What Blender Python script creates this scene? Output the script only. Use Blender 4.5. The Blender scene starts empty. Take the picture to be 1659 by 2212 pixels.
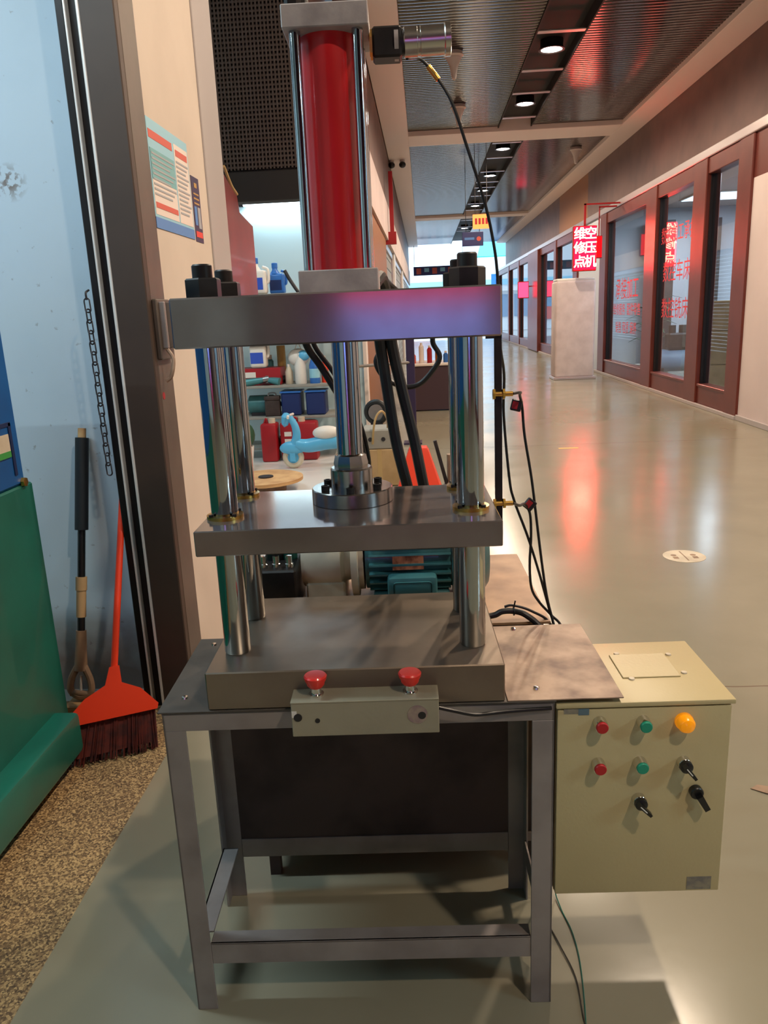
import bpy, bmesh, math, random
from mathutils import Vector, Matrix
random.seed(7)
PI = math.pi
sc = bpy.context.scene
COL = sc.collection

# ------------------------------------------------------------------ camera, world, exposure
cam_d = bpy.data.cameras.new('camera'); cam = bpy.data.objects.new('camera', cam_d); COL.objects.link(cam)
cam_d.sensor_fit = 'HORIZONTAL'; cam_d.sensor_width = 36.0; cam_d.lens = 1674.763 / 1659 * 36.0
cam_d.clip_start = 0.05; cam_d.clip_end = 300
def cam_basis(pitch, roll, yaw):
    cw, sw = math.cos(yaw), math.sin(yaw)
    f = Vector((sw*math.cos(pitch), cw*math.cos(pitch), -math.sin(pitch)))
    r0 = Vector((cw, -sw, 0)); u0 = r0.cross(f)
    r = math.cos(roll)*r0 + math.sin(roll)*u0; u = r.cross(f)
    return r, u, f
r_, u_, f_ = cam_basis(math.radians(14.29568), math.radians(-2.502715), math.radians(-3.429135))
cam.matrix_world = Matrix(((r_.x, u_.x, -f_.x, 0), (r_.y, u_.y, -f_.y, 0), (r_.z, u_.z, -f_.z, 1.55), (0, 0, 0, 1)))
sc.camera = cam
w = bpy.data.worlds.new('world'); sc.world = w; w.use_nodes = True
bg = w.node_tree.nodes['Background']; bg.inputs[0].default_value = (0.62, 0.80, 1.0, 1); bg.inputs[1].default_value = 3.0
sc.view_settings.view_transform = 'Standard'; sc.view_settings.look = 'None'
sc.view_settings.gamma = 1.0; sc.view_settings.use_curve_mapping = False
sc.view_settings.exposure = 0.25
SPOT_W = 360.0        # each ceiling spotlight of the corridor
TUBE_W = 26.0         # fluorescent tubes in the two left shops

# ------------------------------------------------------------------ helpers
class MB:
    """collects shapes into one bmesh"""
    def __init__(s): s.b = bmesh.new()
    def _add(s, vs, fs):
        v = [s.b.verts.new(p) for p in vs]
        for f in fs:
            try: s.b.faces.new([v[i] for i in f])
            except ValueError: pass
        return v
    def box(s, x0, x1, y0, y1, z0, z1, bev=0.0, seg=1):
        vs = [(x, y, z) for x in (x0, x1) for y in (y0, y1) for z in (z0, z1)]
        fs = [(0,1,3,2),(4,6,7,5),(0,4,5,1),(2,3,7,6),(0,2,6,4),(1,5,7,3)]
        if bev <= 0: s._add(vs, fs); return s
        t = bmesh.new(); v = [t.verts.new(p) for p in vs]
        for f in fs: t.faces.new([v[i] for i in f])
        bmesh.ops.bevel(t, geom=list(t.edges), offset=bev, segments=seg, affect='EDGES', profile=0.5)
        s.merge(t); return s
    def merge(s, t, mat=None):
        m = {}
        for v in t.verts: m[v] = s.b.verts.new(mat @ v.co if mat else v.co)
        for f in t.faces:
            try: s.b.faces.new([m[v] for v in f.verts])
            except ValueError: pass
        t.free()
    def cyl(s, p0, p1, r, seg=24, r1=None, caps=True, ph=0.0):
        p0 = Vector(p0); p1 = Vector(p1); r1 = r if r1 is None else r1
        d = (p1-p0).normalized(); a = d.orthogonal().normalized()
        if abs(d.z) > .99: a = Vector((1,0,0))
        c = d.cross(a)
        A = []; B = []
        for i in range(seg):
            t = 2*PI*i/seg + ph; o = a*math.cos(t) + c*math.sin(t)
            A.append(s.b.verts.new(p0+o*r)); B.append(s.b.verts.new(p1+o*r1))
        for i in range(seg):
            j = (i+1) % seg; s.b.faces.new((A[i], A[j], B[j], B[i]))
        if caps: s.b.faces.new(A[::-1]); s.b.faces.new(B)
        return s
    def lathe(s, o, axis, prof, seg=28, ph=0.0):
        """prof = [(distance along axis, radius)]"""
        o = Vector(o); d = Vector(axis).normalized(); a = d.orthogonal().normalized()
        if abs(d.z) > .99: a = Vector((1,0,0))
        c = d.cross(a); rings = []
        for (h, r) in prof:
            if r < 1e-6: rings.append([s.b.verts.new(o+d*h)])
            else: rings.append([s.b.verts.new(o+d*h+(a*math.cos(2*PI*i/seg+ph)+c*math.sin(2*PI*i/seg+ph))*r) for i in range(seg)])
        for A, B in zip(rings, rings[1:]):
            for i in range(seg):
                j = (i+1) % seg
                if len(A) == 1 and len(B) == 1: continue
                if len(A) == 1: q = (A[0], B[j], B[i])
                elif len(B) == 1: q = (A[i], A[j], B[0])
                else: q = (A[i], A[j], B[j], B[i])
                try: s.b.faces.new(q)
                except ValueError: pass
        for R, rev in ((rings[0], True), (rings[-1], False)):
            if len(R) > 2:
                try: s.b.faces.new(R[::-1] if rev else R)
                except ValueError: pass
        return s
    def tube(s, pts, r, seg=10, smooth=6):
        pts = [Vector(p) for p in pts]
        if smooth > 1 and len(pts) > 2:
            P = [pts[0]*2-pts[1]] + pts + [pts[-1]*2-pts[-2]]; out = []
            for i in range(1, len(P)-2):
                a, b, c, d = P[i-1:i+3]
                for k in range(smooth):
                    t = k/smooth
                    out.append(.5*((2*b)+(c-a)*t+(2*a-5*b+4*c-d)*t*t+(3*b-a-3*c+d)*t**3))
            out.append(pts[-1]); pts = out
        t0 = (pts[1]-pts[0]).normalized(); n = t0.orthogonal().normalized(); rings = []
        for i, p in enumerate(pts):
            t = (pts[min(i+1, len(pts)-1)]-pts[max(i-1, 0)]).normalized()
            n = (n - t*n.dot(t)).normalized(); b = t.cross(n)
            rr = r(i/(len(pts)-1)) if callable(r) else r
            rings.append([s.b.verts.new(p+(n*math.cos(2*PI*k/seg)+b*math.sin(2*PI*k/seg))*rr) for k in range(seg)])
        for A, B in zip(rings, rings[1:]):
            for k in range(seg):
                j = (k+1) % seg; s.b.faces.new((A[k], A[j], B[j], B[k]))
        s.b.faces.new(rings[0][::-1]); s.b.faces.new(rings[-1]); return s
    def prism(s, poly, d):
        """closed polygon of 3-D points extruded along d"""
        d = Vector(d); n = len(poly)
        A = [s.b.verts.new(p) for p in poly]; B = [s.b.verts.new(Vector(p)+d) for p in poly]
        s.b.faces.new(A[::-1]); s.b.faces.new(B)
        for i in range(n):
            j = (i+1) % n; s.b.faces.new((A[i], A[j], B[j], B[i]))
        return s
    def quad(s, a, b, c, d): s._add([a, b, c, d], [(0,1,2,3)]); return s
    def ball(s, c, rx, ry, rz, seg=20, rings=12):
        t = bmesh.new(); bmesh.ops.create_uvsphere(t, u_segments=seg, v_segments=rings, radius=1)
        s.merge(t, Matrix.Translation(c) @ Matrix.Diagonal((rx, ry, rz, 1))); return s
    def torus(s, c, axis, R, r, seg=28, ss=8, arc=2*PI, ph=0):
        c = Vector(c); d = Vector(axis).normalized(); a = d.orthogonal().normalized(); b = d.cross(a)
        n = seg if arc > 6.2 else seg+1; rings = []
        for i in range(n):
            t = ph+arc*i/seg; o = a*math.cos(t)+b*math.sin(t)
            rings.append([s.b.verts.new(c+o*(R+r*math.cos(2*PI*k/ss))+d*r*math.sin(2*PI*k/ss)) for k in range(ss)])
        for i in range(seg):
            A = rings[i]; B = rings[(i+1) % n]
            for k in range(ss):
                j = (k+1) % ss; s.b.faces.new((A[k], A[j], B[j], B[k]))
        return s

def me_from(name, mb, off=Vector((0,0,0)), ang=35):
    bmesh.ops.recalc_face_normals(mb.b, faces=list(mb.b.faces))
    if off.length > 0: bmesh.ops.translate(mb.b, verts=list(mb.b.verts), vec=-off)
    me = bpy.data.meshes.new(name); mb.b.to_mesh(me); mb.b.free()
    for p in me.polygons: p.use_smooth = True
    me.set_sharp_from_angle(angle=math.radians(ang))
    return me

MA = math.radians(1.953516)          # the press stands a touch askew to the corridor
RM = Matrix.Rotation(MA, 4, 'Z')
BASE = {}                             # object -> base point in its own frame
def tag(o, label=None, cat=None, group=None, kind=None):
    if label: o['label'] = label
    if cat: o['category'] = cat
    if group: o['group'] = group
    if kind: o['kind'] = kind
    return o
def thing(name, label, cat, base, M=False, group=None, kind=None):
    o = bpy.data.objects.new(name, None); o.empty_display_size = .1; COL.objects.link(o)
    b = Vector(base); BASE[o] = b
    o.location = (RM @ b) if M else b
    if M: o.rotation_euler.z = MA
    return tag(o, label, cat, group, kind)
def part(name, mb, mat, parent, label=None, kind=None, ang=35):
    b = BASE[parent]; me = me_from(name, mb, b, ang); me.materials.append(mat)
    o = bpy.data.objects.new(name, me); COL.objects.link(o); o.parent = parent; BASE[o] = b
    if label: o['label'] = label
    if kind: o['kind'] = kind
    return o
def solo(name, mb, mat, label, cat, base, M=False, group=None, kind=None, ang=35):
    b = Vector(base); me = me_from(name, mb, b, ang); me.materials.append(mat)
    o = bpy.data.objects.new(name, me); COL.objects.link(o); BASE[o] = b
    o.location = (RM @ b) if M else b
    if M: o.rotation_euler.z = MA
    return tag(o, label, cat, group, kind)
def struct(name, mb, mat, base=(0,0,0)):
    return solo(name, mb, mat, None, None, base, kind='structure')
def copy_tree(o, parent=None):
    c = o.copy(); COL.objects.link(c); BASE[c] = BASE.get(o, Vector())
    if parent: c.parent = parent
    for ch in list(o.children): copy_tree(ch, c)
    return c
def text_mb(txt, size, place, ext=0.0, bold=0.0):
    """text as geometry; place = Matrix from text plane (x right, y up, z out) to the frame used"""
    cu = bpy.data.curves.new('t', 'FONT'); cu.body = txt; cu.size = size; cu.align_x = 'CENTER'; cu.align_y = 'CENTER'
    cu.extrude = ext; cu.offset = size*bold; cu.resolution_u = 3
    o = bpy.data.objects.new('t', cu); COL.objects.link(o)
    dg = bpy.context.evaluated_depsgraph_get(); me = bpy.data.meshes.new_from_object(o.evaluated_get(dg))
    mb = MB(); mb.b.from_mesh(me); bmesh.ops.transform(mb.b, matrix=place, verts=list(mb.b.verts))
    bpy.data.objects.remove(o); bpy.data.curves.remove(cu); bpy.data.meshes.remove(me)
    return mb
def frame(o, x, y):
    x = Vector(x).normalized(); y = Vector(y).normalized(); z = x.cross(y)
    return Matrix(((x.x, y.x, z.x, o[0]), (x.y, y.y, z.y, o[1]), (x.z, y.z, z.z, o[2]), (0,0,0,1)))
def join(*mbs):
    a = mbs[0]
    for b in mbs[1:]: a.merge(b.b)
    return a

# ------------------------------------------------------------------ materials
def srgb(c):
    return tuple(((v/255)/12.92 if v/255 <= .04045 else ((v/255+.055)/1.055)**2.4) for v in c)
def mat(name, c, rough=.5, metal=0.0, c2=None, ns=8.0, mixlo=.4, mixhi=.65, bump=0.0, bs=60.0, rvar=0.0, spec=.5, coat=0.0, stretch=None, emis=None, es=0, trans=0):
    m = bpy.data.materials.new(name); m.use_nodes = True; nt = m.node_tree; p = nt.nodes['Principled BSDF']
    N = nt.nodes.new; L = nt.links.new
    p.inputs['Base Color'].default_value = (*srgb(c), 1); p.inputs['Roughness'].default_value = rough; p.inputs['Metallic'].default_value = metal
    p.inputs['Specular IOR Level'].default_value = spec; p.inputs['Coat Weight'].default_value = coat
    p.inputs['Transmission Weight'].default_value = trans
    if emis: p.inputs['Emission Color'].default_value = (*srgb(emis), 1); p.inputs['Emission Strength'].default_value = es
    if c2 or bump or rvar:
        tc = N('ShaderNodeTexCoord'); vec = tc.outputs['Object']
        if stretch:
            mp = N('ShaderNodeMapping'); mp.inputs['Scale'].default_value = stretch; L(vec, mp.inputs[0]); vec = mp.outputs[0]
        n = N('ShaderNodeTexNoise'); n.inputs['Scale'].default_value = ns; n.inputs['Detail'].default_value = 5; L(vec, n.inputs['Vector'])
        if c2:
            cr = N('ShaderNodeValToRGB'); cr.color_ramp.elements[0].position = mixlo; cr.color_ramp.elements[1].position = mixhi
            cr.color_ramp.elements[0].color = (*srgb(c), 1); cr.color_ramp.elements[1].color = (*srgb(c2), 1)
            L(n.outputs['Fac'], cr.inputs[0]); L(cr.outputs[0], p.inputs['Base Color'])
        if rvar:
            mr = N('ShaderNodeMapRange'); mr.inputs['From Min'].default_value = .3; mr.inputs['From Max'].default_value = .7
            mr.inputs['To Min'].default_value = max(rough-rvar, .02); mr.inputs['To Max'].default_value = rough+rvar
            L(n.outputs['Fac'], mr.inputs[0]); L(mr.outputs[0], p.inputs['Roughness'])
        if bump:
            n2 = N('ShaderNodeTexNoise'); n2.inputs['Scale'].default_value = bs; n2.inputs['Detail'].default_value = 4; L(vec, n2.inputs['Vector'])
            bp = N('ShaderNodeBump'); bp.inputs['Strength'].default_value = bump; bp.inputs['Distance'].default_value = .002
            L(n2.outputs['Fac'], bp.inputs['Height']); L(bp.outputs[0], p.inputs['Normal'])
    return m
def emat(name, c, s):
    m = bpy.data.materials.new(name); m.use_nodes = True; nt = m.node_tree; nt.nodes.clear()
    e = nt.nodes.new('ShaderNodeEmission'); e.inputs[0].default_value = (*srgb(c), 1); e.inputs[1].default_value = s
    o = nt.nodes.new('ShaderNodeOutputMaterial'); nt.links.new(e.outputs[0], o.inputs[0]); return m
X = {}
X['plate'] = mat('machined_steel', (146,138,136), .12, .72, (128,118,114), 5, rvar=.02)
X['base'] = mat('base_steel', (146,134,120), .4, .9, (128,114,100), 4, rvar=.08, bump=.08, bs=30)
X['chrome'] = mat('ground_chrome', (172,177,181), .09, 1)
X['turned'] = mat('turned_steel', (175,172,168), .22, 1, rvar=.05, ns=20)
X['cast'] = mat('cast_flange', (178,168,164), .6, .25, (150,140,138), 14, bump=.5, bs=60)
X['red_paint'] = mat('red_tube_paint', (196,26,30), .3, 0, (180,20,25), 5, coat=.4)
X['black_ox'] = mat('black_oxide', (34,32,32), .45, .5, (48,44,42), 20)
X['brass'] = mat('brass', (205,165,85), .28, 1)
X['gauge'] = mat('nickel', (200,196,190), .25, 1)
X['bench'] = mat('bench_steel', (150,142,139), .5, .3, (130,121,118), 6, bump=.2, bs=40, rvar=.08)
X['sheet'] = mat('bench_sheet', (84,77,70), .55, .2, (62,57,52), 7, bump=.2, bs=30)
X['rust'] = mat('rusty_sheet', (162,138,118), .5, .15, (98,74,60), 11, .38, .66, bump=.25, bs=30)
X['rust_lid'] = mat('rusty_lid', (172,136,104), .5, .1, (124,90,64), 8, .35, .7, bump=.25, bs=30)
X['tank'] = mat('tank_steel', (84,72,68), .55, .5, (52,45,44), 4, bump=.2, bs=20)
X['rubber'] = mat('hose_rubber', (22,21,22), .5)
X['cable'] = mat('cable_pvc', (18,17,18), .4)
X['cabinet'] = mat('cabinet_beige', (190,174,130), .42, 0, (184,168,125), 3, bump=.15, bs=150)
X['box'] = mat('button_box_grey', (158,150,128), .45, .2, (146,138,118), 5, bump=.15, bs=120)
X['red_btn'] = mat('mushroom_red', (226,36,24), .35, coat=.3)
X['dred_btn'] = mat('push_red', (176,24,30), .4)
X['green_btn'] = mat('push_green', (20,142,112), .4)
X['amber'] = mat('pilot_amber', (255,160,0), .3, coat=.3, emis=(255,150,0), es=.25)
X['black_pl'] = mat('black_plastic', (20,20,21), .35)
X['silver_pl'] = mat('bezel_chrome', (215,212,205), .12, 1)
X['white_mark'] = mat('white_mark', (230,228,220), .4)
X['sticker'] = mat('faded_sticker', (140,132,112), .6, 0, (112,106,100), 60)
X['sticker_b'] = mat('blue_print', (88,110,120), .6)
X['teal'] = mat('motor_teal', (58,112,116), .4, 0, (48,96,100), 9, coat=.2)
X['copper'] = mat('name_plate', (196,150,96), .35, .8, (120,86,52), 50)
X['cream'] = mat('cream_paint', (212,200,178), .5, 0, (188,176,154), 6)
X['floor'] = None
X['beige_wall'] = mat('beige_paint', (216,202,187), .7, 0, (208,194,179), 2, bump=.1, bs=60)
X['grey_paint'] = mat('grey_paint', (176,168,166), .6)
X['jamb'] = mat('steel_jamb', (104,92,82), .5, .2, (84,74,66), 3, bump=.15, bs=20)
X['jamb_dk'] = mat('steel_jamb_dark', (70,54,44), .55, .1, (60,46,38), 3)
X['rail'] = mat('rail_bright', (232,226,220), .4, .3)
X['rail_dark'] = mat('rail_dark', (44,40,40), .35, .6)
X['green_m'] = mat('machine_green', (6,104,90), .45, 0, (8,92,80), 4, coat=.2, bump=.1, bs=90)
X['blue_m'] = mat('machine_blue', (8,88,158), .45, 0, (10,80,146), 4)
X['blue_dk'] = mat('machine_gasket', (14,36,80), .5)
X['wood'] = mat('raw_wood', (200,160,110), .7, 0, (176,132,86), 6, stretch=(1,1,6))
X['wood_g'] = mat('worn_wood', (150,122,96), .6, 0, (120,98,80), 10)
X['orange'] = mat('orange_plastic', (236,60,22), .4)
X['bristle'] = mat('bristle_red', (96,30,18), .7, 0, (60,18,12), 30)
X['grip'] = mat('rubber_grip', (20,26,30), .6)
X['poster'] = mat('poster_paper', (234,222,212), .5)
X['poster_b'] = mat('poster_sky', (150,205,225), .5)
X['ink_r'] = mat('ink_red', (214,96,80), .6)
X['ink_g'] = mat('ink_grey', (168,172,178), .6)
X['ink_t'] = mat('ink_teal', (120,180,186), .6)
X['ink_b'] = mat('ink_blue', (90,140,205), .6)
X['purple'] = mat('poster_purple', (46,38,78), .5)
X['gold'] = mat('ink_gold', (190,150,80), .5)
X['blue_wall'] = None
X['shop_wall'] = mat('shop_wall', (196,220,228), .7)
X['shop_floor'] = mat('white_tiles', (222,218,212), .25)
X['grille'] = mat('black_grille', (80,70,65), .45, .3)
X['grille_bk'] = mat('grille_back', (30,27,26), .6)
X['redwood'] = mat('redwood_panel', (118,50,46), .4, 0, (100,44,40), 3, coat=.3)
X['fascia'] = mat('brown_fascia', (116,88,80), .5, 0, (104,78,72), 2, bump=.1, bs=30)
X['fascia_t'] = mat('tan_fascia', (150,98,52), .5)
X['beam'] = mat('white_beam', (240,226,218), .6)
X['slat'] = mat('dark_slat', (104,98,95), .12, .9)
X['ceil_bk'] = mat('ceiling_void', (24,23,23), .7)
X['frame'] = mat('brown_alu', (112,52,42), .35, .3, (100,44,36), 2)
X['white_wall'] = mat('white_wall', (214,198,194), .7, 0, (206,190,186), 1)
X['silver_strip'] = mat('silver_strip', (200,190,190), .3, .7)
X['red_frame'] = mat('red_frame', (150,24,28), .4)
X['white_pl'] = mat('white_plastic', (228,222,214), .4)
X['grey_box'] = mat('grey_enamel', (150,148,140), .5)
X['carton'] = mat('carton', (188,158,116), .8, 0, (170,140,98), 5)
X['red_can'] = mat('red_can', (160,24,34), .4)
X['blue_lbl'] = mat('blue_label', (52,84,190), .4)
X['blue_pl'] = mat('blue_plastic', (48,110,190), .35)
X['sky_pl'] = mat('sky_plastic', (92,180,226), .35, coat=.2)
X['blue_bin'] = mat('bin_blue', (22,44,100), .45)
X['dark_thing'] = mat('dark_iron', (52,50,54), .5, .4, (36,34,38), 12)
X['teal_tool'] = mat('teal_tool', (80,140,146), .4, .3)
X['plant'] = mat('leaf_green', (40,76,48), .5)
X['purple_st'] = mat('purple_steel', (56,46,78), .4, .3)
X['skirt'] = mat('stall_skirt', (66,48,58), .6)
X['tan_cable'] = mat('tan_cable', (190,160,110), .5)
X['ext_white'] = mat('white_facade', (226,230,232), .6)
X['ext_blue'] = mat('blue_sign', (60,130,200), .5)
X['ext_navy'] = mat('navy_banner', (44,52,110), .5)
X['teal_awn'] = mat('teal_awning', (70,190,196), .5)
X['pave'] = mat('paving', (200,200,198), .6)
X['steel_rail'] = mat('steel_rail', (150,148,146), .3, .8)
X['room_wall'] = mat('room_wall', (190,196,206), .6)
X['room_blue'] = mat('room_blue', (120,150,180), .5)
X['letter_red'] = mat('letter_red', (214,50,56), .5)
X['lamp_lens'] = emat('lamp_lens', (255,236,220), 40)
X['tube_lit'] = emat('tube_lit', (222,246,255), 7)
X['led_red'] = emat('led_red', (255,2,10), 36)
X['led_white'] = emat('led_white', (255,205,170), 7)
X['led_orange'] = emat('led_orange', (255,120,60), 3)
X['sprink'] = mat('detector_white', (206,196,190), .5)
g = bpy.data.materials.new('window_glass'); g.use_nodes = True; nt = g.node_tree; nt.nodes.clear()
o_ = nt.nodes.new('ShaderNodeOutputMaterial'); mx = nt.nodes.new('ShaderNodeMixShader'); fr = nt.nodes.new('ShaderNodeFresnel'); fr.inputs[0].default_value = 1.5
tr = nt.nodes.new('ShaderNodeBsdfTransparent'); tr.inputs[0].default_value = (.86,.9,.92,1); gl = nt.nodes.new('ShaderNodeBsdfGlossy'); gl.inputs['Roughness'].default_value = .02
ge = nt.nodes.new('ShaderNodeNewGeometry'); s1 = nt.nodes.new('ShaderNodeMath'); s1.operation = 'SUBTRACT'; s1.inputs[0].default_value = 1; nt.links.new(ge.outputs['Backfacing'], s1.inputs[1]); m1 = nt.nodes.new('ShaderNodeMath'); m1.operation = 'MULTIPLY'; nt.links.new(fr.outputs[0], m1.inputs[0]); nt.links.new(s1.outputs[0], m1.inputs[1]); nt.links.new(m1.outputs[0], mx.inputs[0]); nt.links.new(tr.outputs[0], mx.inputs[1]); nt.links.new(gl.outputs[0], mx.inputs[2]); nt.links.new(mx.outputs[0], o_.inputs[0])
X['glass'] = g
# corridor floor: grey-green epoxy with a few seams
def floor_mat():
    m = mat('epoxy_floor', (143,138,119), .2, 0, (133,128,109), 1.2, bump=.1, bs=14, rvar=.05)
    nt = m.node_tree; N = nt.nodes.new; L = nt.links.new; p = nt.nodes['Principled BSDF']
    tc = N('ShaderNodeTexCoord'); sp = N('ShaderNodeSeparateXYZ'); nz = N('ShaderNodeTexNoise'); nz.inputs['Scale'].default_value = 3
    L(tc.outputs['Object'], sp.inputs[0]); L(tc.outputs['Object'], nz.inputs['Vector'])
    a = N('ShaderNodeMath'); a.operation = 'MULTIPLY_ADD'; L(nz.outputs['Fac'], a.inputs[0]); a.inputs[1].default_value = .06; L(sp.outputs['Y'], a.inputs[2])
    b = N('ShaderNodeMath'); b.operation = 'PINGPONG'; s_ = N('ShaderNodeMath'); s_.operation = 'SUBTRACT'; L(a.outputs[0], s_.inputs[0]); s_.inputs[1].default_value = 3.02
    L(s_.outputs[0], b.inputs[0]); b.inputs[1].default_value = 3.0
    c = N('ShaderNodeMath'); c.operation = 'LESS_THAN'; L(b.outputs[0], c.inputs[0]); c.inputs[1].default_value = .005
    base = p.inputs['Base Color'].links[0].from_socket
    mxc = N('ShaderNodeMixRGB'); mxc.inputs['Color2'].default_value = (*srgb((112,98,82)), 1)
    L(c.outputs[0], mxc.inputs['Fac']); L(base, mxc.inputs['Color1']); L(mxc.outputs[0], p.inputs['Base Color'])
    return m
X['floor'] = floor_mat()
def terrazzo_mat():
    m = bpy.data.materials.new('terrazzo'); m.use_nodes = True; nt = m.node_tree; p = nt.nodes['Principled BSDF']; N = nt.nodes.new; L = nt.links.new
    tc = N('ShaderNodeTexCoord'); v = N('ShaderNodeTexVoronoi'); v.inputs['Scale'].default_value = 190; L(tc.outputs['Object'], v.inputs['Vector'])
    sep = N('ShaderNodeSeparateColor'); L(v.outputs['Color'], sep.inputs[0])
    cr = N('ShaderNodeValToRGB'); e = cr.color_ramp.elements; e[0].color = (*srgb((74,58,42)), 1); e[1].color = (*srgb((186,158,112)), 1); e[1].position = .95
    k = e.new(.45); k.color = (*srgb((124,100,70)), 1); L(sep.outputs[0], cr.inputs[0]); L(cr.outputs[0], p.inputs['Base Color']); p.inputs['Roughness'].default_value = .5
    return m
X['terrazzo'] = terrazzo_mat()
def blue_wall_mat():
    m = mat('blue_white_wall', (190,204,214), .7, 0, (178,194,206), 1.5, bump=.15, bs=50)
    nt = m.node_tree; N = nt.nodes.new; L = nt.links.new; p = nt.nodes['Principled BSDF']
    tc = N('ShaderNodeTexCoord'); sp = N('ShaderNodeSeparateXYZ'); L(tc.outputs['Object'], sp.inputs[0])
    base = p.inputs['Base Color'].links[0].from_socket
    # grubby splash band at the foot of the wall
    n = N('ShaderNodeTexNoise'); n.inputs['Scale'].default_value = 6; n.inputs['Detail'].default_value = 6; L(tc.outputs['Object'], n.inputs['Vector'])
    a = N('ShaderNodeMath'); a.operation = 'MULTIPLY_ADD'; L(n.outputs['Fac'], a.inputs[0]); a.inputs[1].default_value = -.35; L(sp.outputs['Z'], a.inputs[2])
    mr = N('ShaderNodeMapRange'); mr.inputs['From Min'].default_value = -.08; mr.inputs['From Max'].default_value = .12; mr.inputs['To Min'].default_value = .8; mr.inputs['To Max'].default_value = 0; L(a.outputs[0], mr.inputs[0])
    m1 = N('ShaderNodeMixRGB'); m1.inputs['Color2'].default_value = (*srgb((118,92,78)), 1); L(mr.outputs[0], m1.inputs['Fac']); L(base, m1.inputs['Color1'])
    # small dark scuffs
    v = N('ShaderNodeTexNoise'); v.inputs['Scale'].default_value = 30; v.inputs['Detail'].default_value = 3; L(tc.outputs['Object'], v.inputs['Vector'])
    m2 = N('ShaderNodeMapRange'); m2.inputs['From Min'].default_value = .68; m2.inputs['From Max'].default_value = .74; m2.inputs['To Max'].default_value = .5; L(v.outputs['Fac'], m2.inputs[0])
    m3 = N('ShaderNodeMixRGB'); m3.inputs['Color2'].default_value = (*srgb((120,112,108)), 1); L(m2.outputs[0], m3.inputs['Fac']); L(m1.outputs[0], m3.inputs['Color1'])
    # one big flaked smudge high up
    sub = N('ShaderNodeVectorMath'); sub.operation = 'DISTANCE'; L(tc.outputs['Object'], sub.inputs[0]); sub.inputs[1].default_value = (-1.54, 3.06, 2.09)
    m4 = N('ShaderNodeMapRange'); m4.inputs['From Min'].default_value = .02; m4.inputs['From Max'].default_value = .075; m4.inputs['To Min'].default_value = 1; m4.inputs['To Max'].default_value = 0; L(sub.outputs['Value'], m4.inputs[0])
    n5 = N('ShaderNodeTexNoise'); n5.inputs['Scale'].default_value = 45; L(tc.outputs['Object'], n5.inputs['Vector'])
    m5 = N('ShaderNodeMapRange'); m5.inputs['From Min'].default_value = .48; m5.inputs['From Max'].default_value = .56; L(n5.outputs['Fac'], m5.inputs[0])
    m6 = N('ShaderNodeMath'); m6.operation = 'MULTIPLY'; L(m4.outputs[0], m6.inputs[0]); L(m5.outputs[0], m6.inputs[1])
    m7 = N('ShaderNodeMixRGB'); m7.inputs['Color2'].default_value = (*srgb((128,120,116)), 1); L(m6.outputs[0], m7.inputs['Fac']); L(m3.outputs[0], m7.inputs['Color1']); L(m7.outputs[0], p.inputs['Base Color'])
    return m
X['blue_wall'] = blue_wall_mat()

def area(name, loc, rot, sx, sy, power, col):
    l = bpy.data.lights.new(name, 'AREA'); l.shape = 'RECTANGLE'; l.size = sx; l.size_y = sy; l.energy = power; l.color = col
    o = bpy.data.objects.new(name, l); COL.objects.link(o); o.location = loc; o.rotation_euler = rot; return o

# ================================================================== THE SETTING
struct('floor', MB().box(-1.0, 9.0, -26, 44.5, -.1, 0), X['floor'])
struct('floor', MB().box(-5.0, -1.0, -4.0, 2.95, -.1, .0), X['terrazzo'])
struct('floor', MB().box(-5.0, -.9, 4.2, 9.6, -.1, .004).box(-5, -1, 2.95, 4.2, -.1, 0), X['shop_floor'])
struct('floor', MB().box(-30, 30, 44.5, 75, -.12, -.02), X['pave'])
# shop on the left of the camera
struct('wall_left_shop_end', MB().box(-5.0, -1.16, 3.06, 3.14, 0, 4.2), X['blue_wall'])
struct('wall_left_shop_back', MB().box(-5.1, -5.0, -4.0, 9.7, 0, 4.2), X['shop_wall'])
struct('wall_left_shop_near', MB().box(-5.0, -1.0, -4.1, -4.0, 0, 4.2), X['shop_wall'])
struct('ceiling', MB().box(-5.1, -1.0, -4.1, 9.7, 4.1, 4.2), X['shop_wall'])
# pier between the two left shops
struct('wall_left_pier', MB().box(-1.16, -1.0, 3.06, 3.86, 0, 4.9), X['beige_wall'])
struct('wall_left_pier_strip', MB().box(-1.16, -.992, 3.86, 4.2, 0, 4.9, .004), X['grey_paint'])  # separate grey strip over the far end of the pier
# back wall and fascia of the second shop
struct('wall_left_partition', MB().box(-5.0, -.74, 9.6, 9.75, 0, 3.4), X['shop_wall'])
struct('trim_partition_edge', MB().box(-.745, -.70, 9.55, 9.8, 0, 3.4, .004), X['beam'])
struct('wall_left_fascia_near', MB().box(-1.1, -.98, -26, 9.6, 4.2, 5.25), X['fascia'])
struct('wall_left_fascia', MB().box(-.9, -.70, 9.6, 44, 3.7, 5.25), X['fascia'])
struct('trim_left_header', MB().box(-.95, -.66, 9.6, 44, 3.0, 3.7), X['white_wall'])
struct('wall_left_near', MB().box(-1.15, -1.0, -26, -4.0, 0, 4.2), X['white_wall'])
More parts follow.
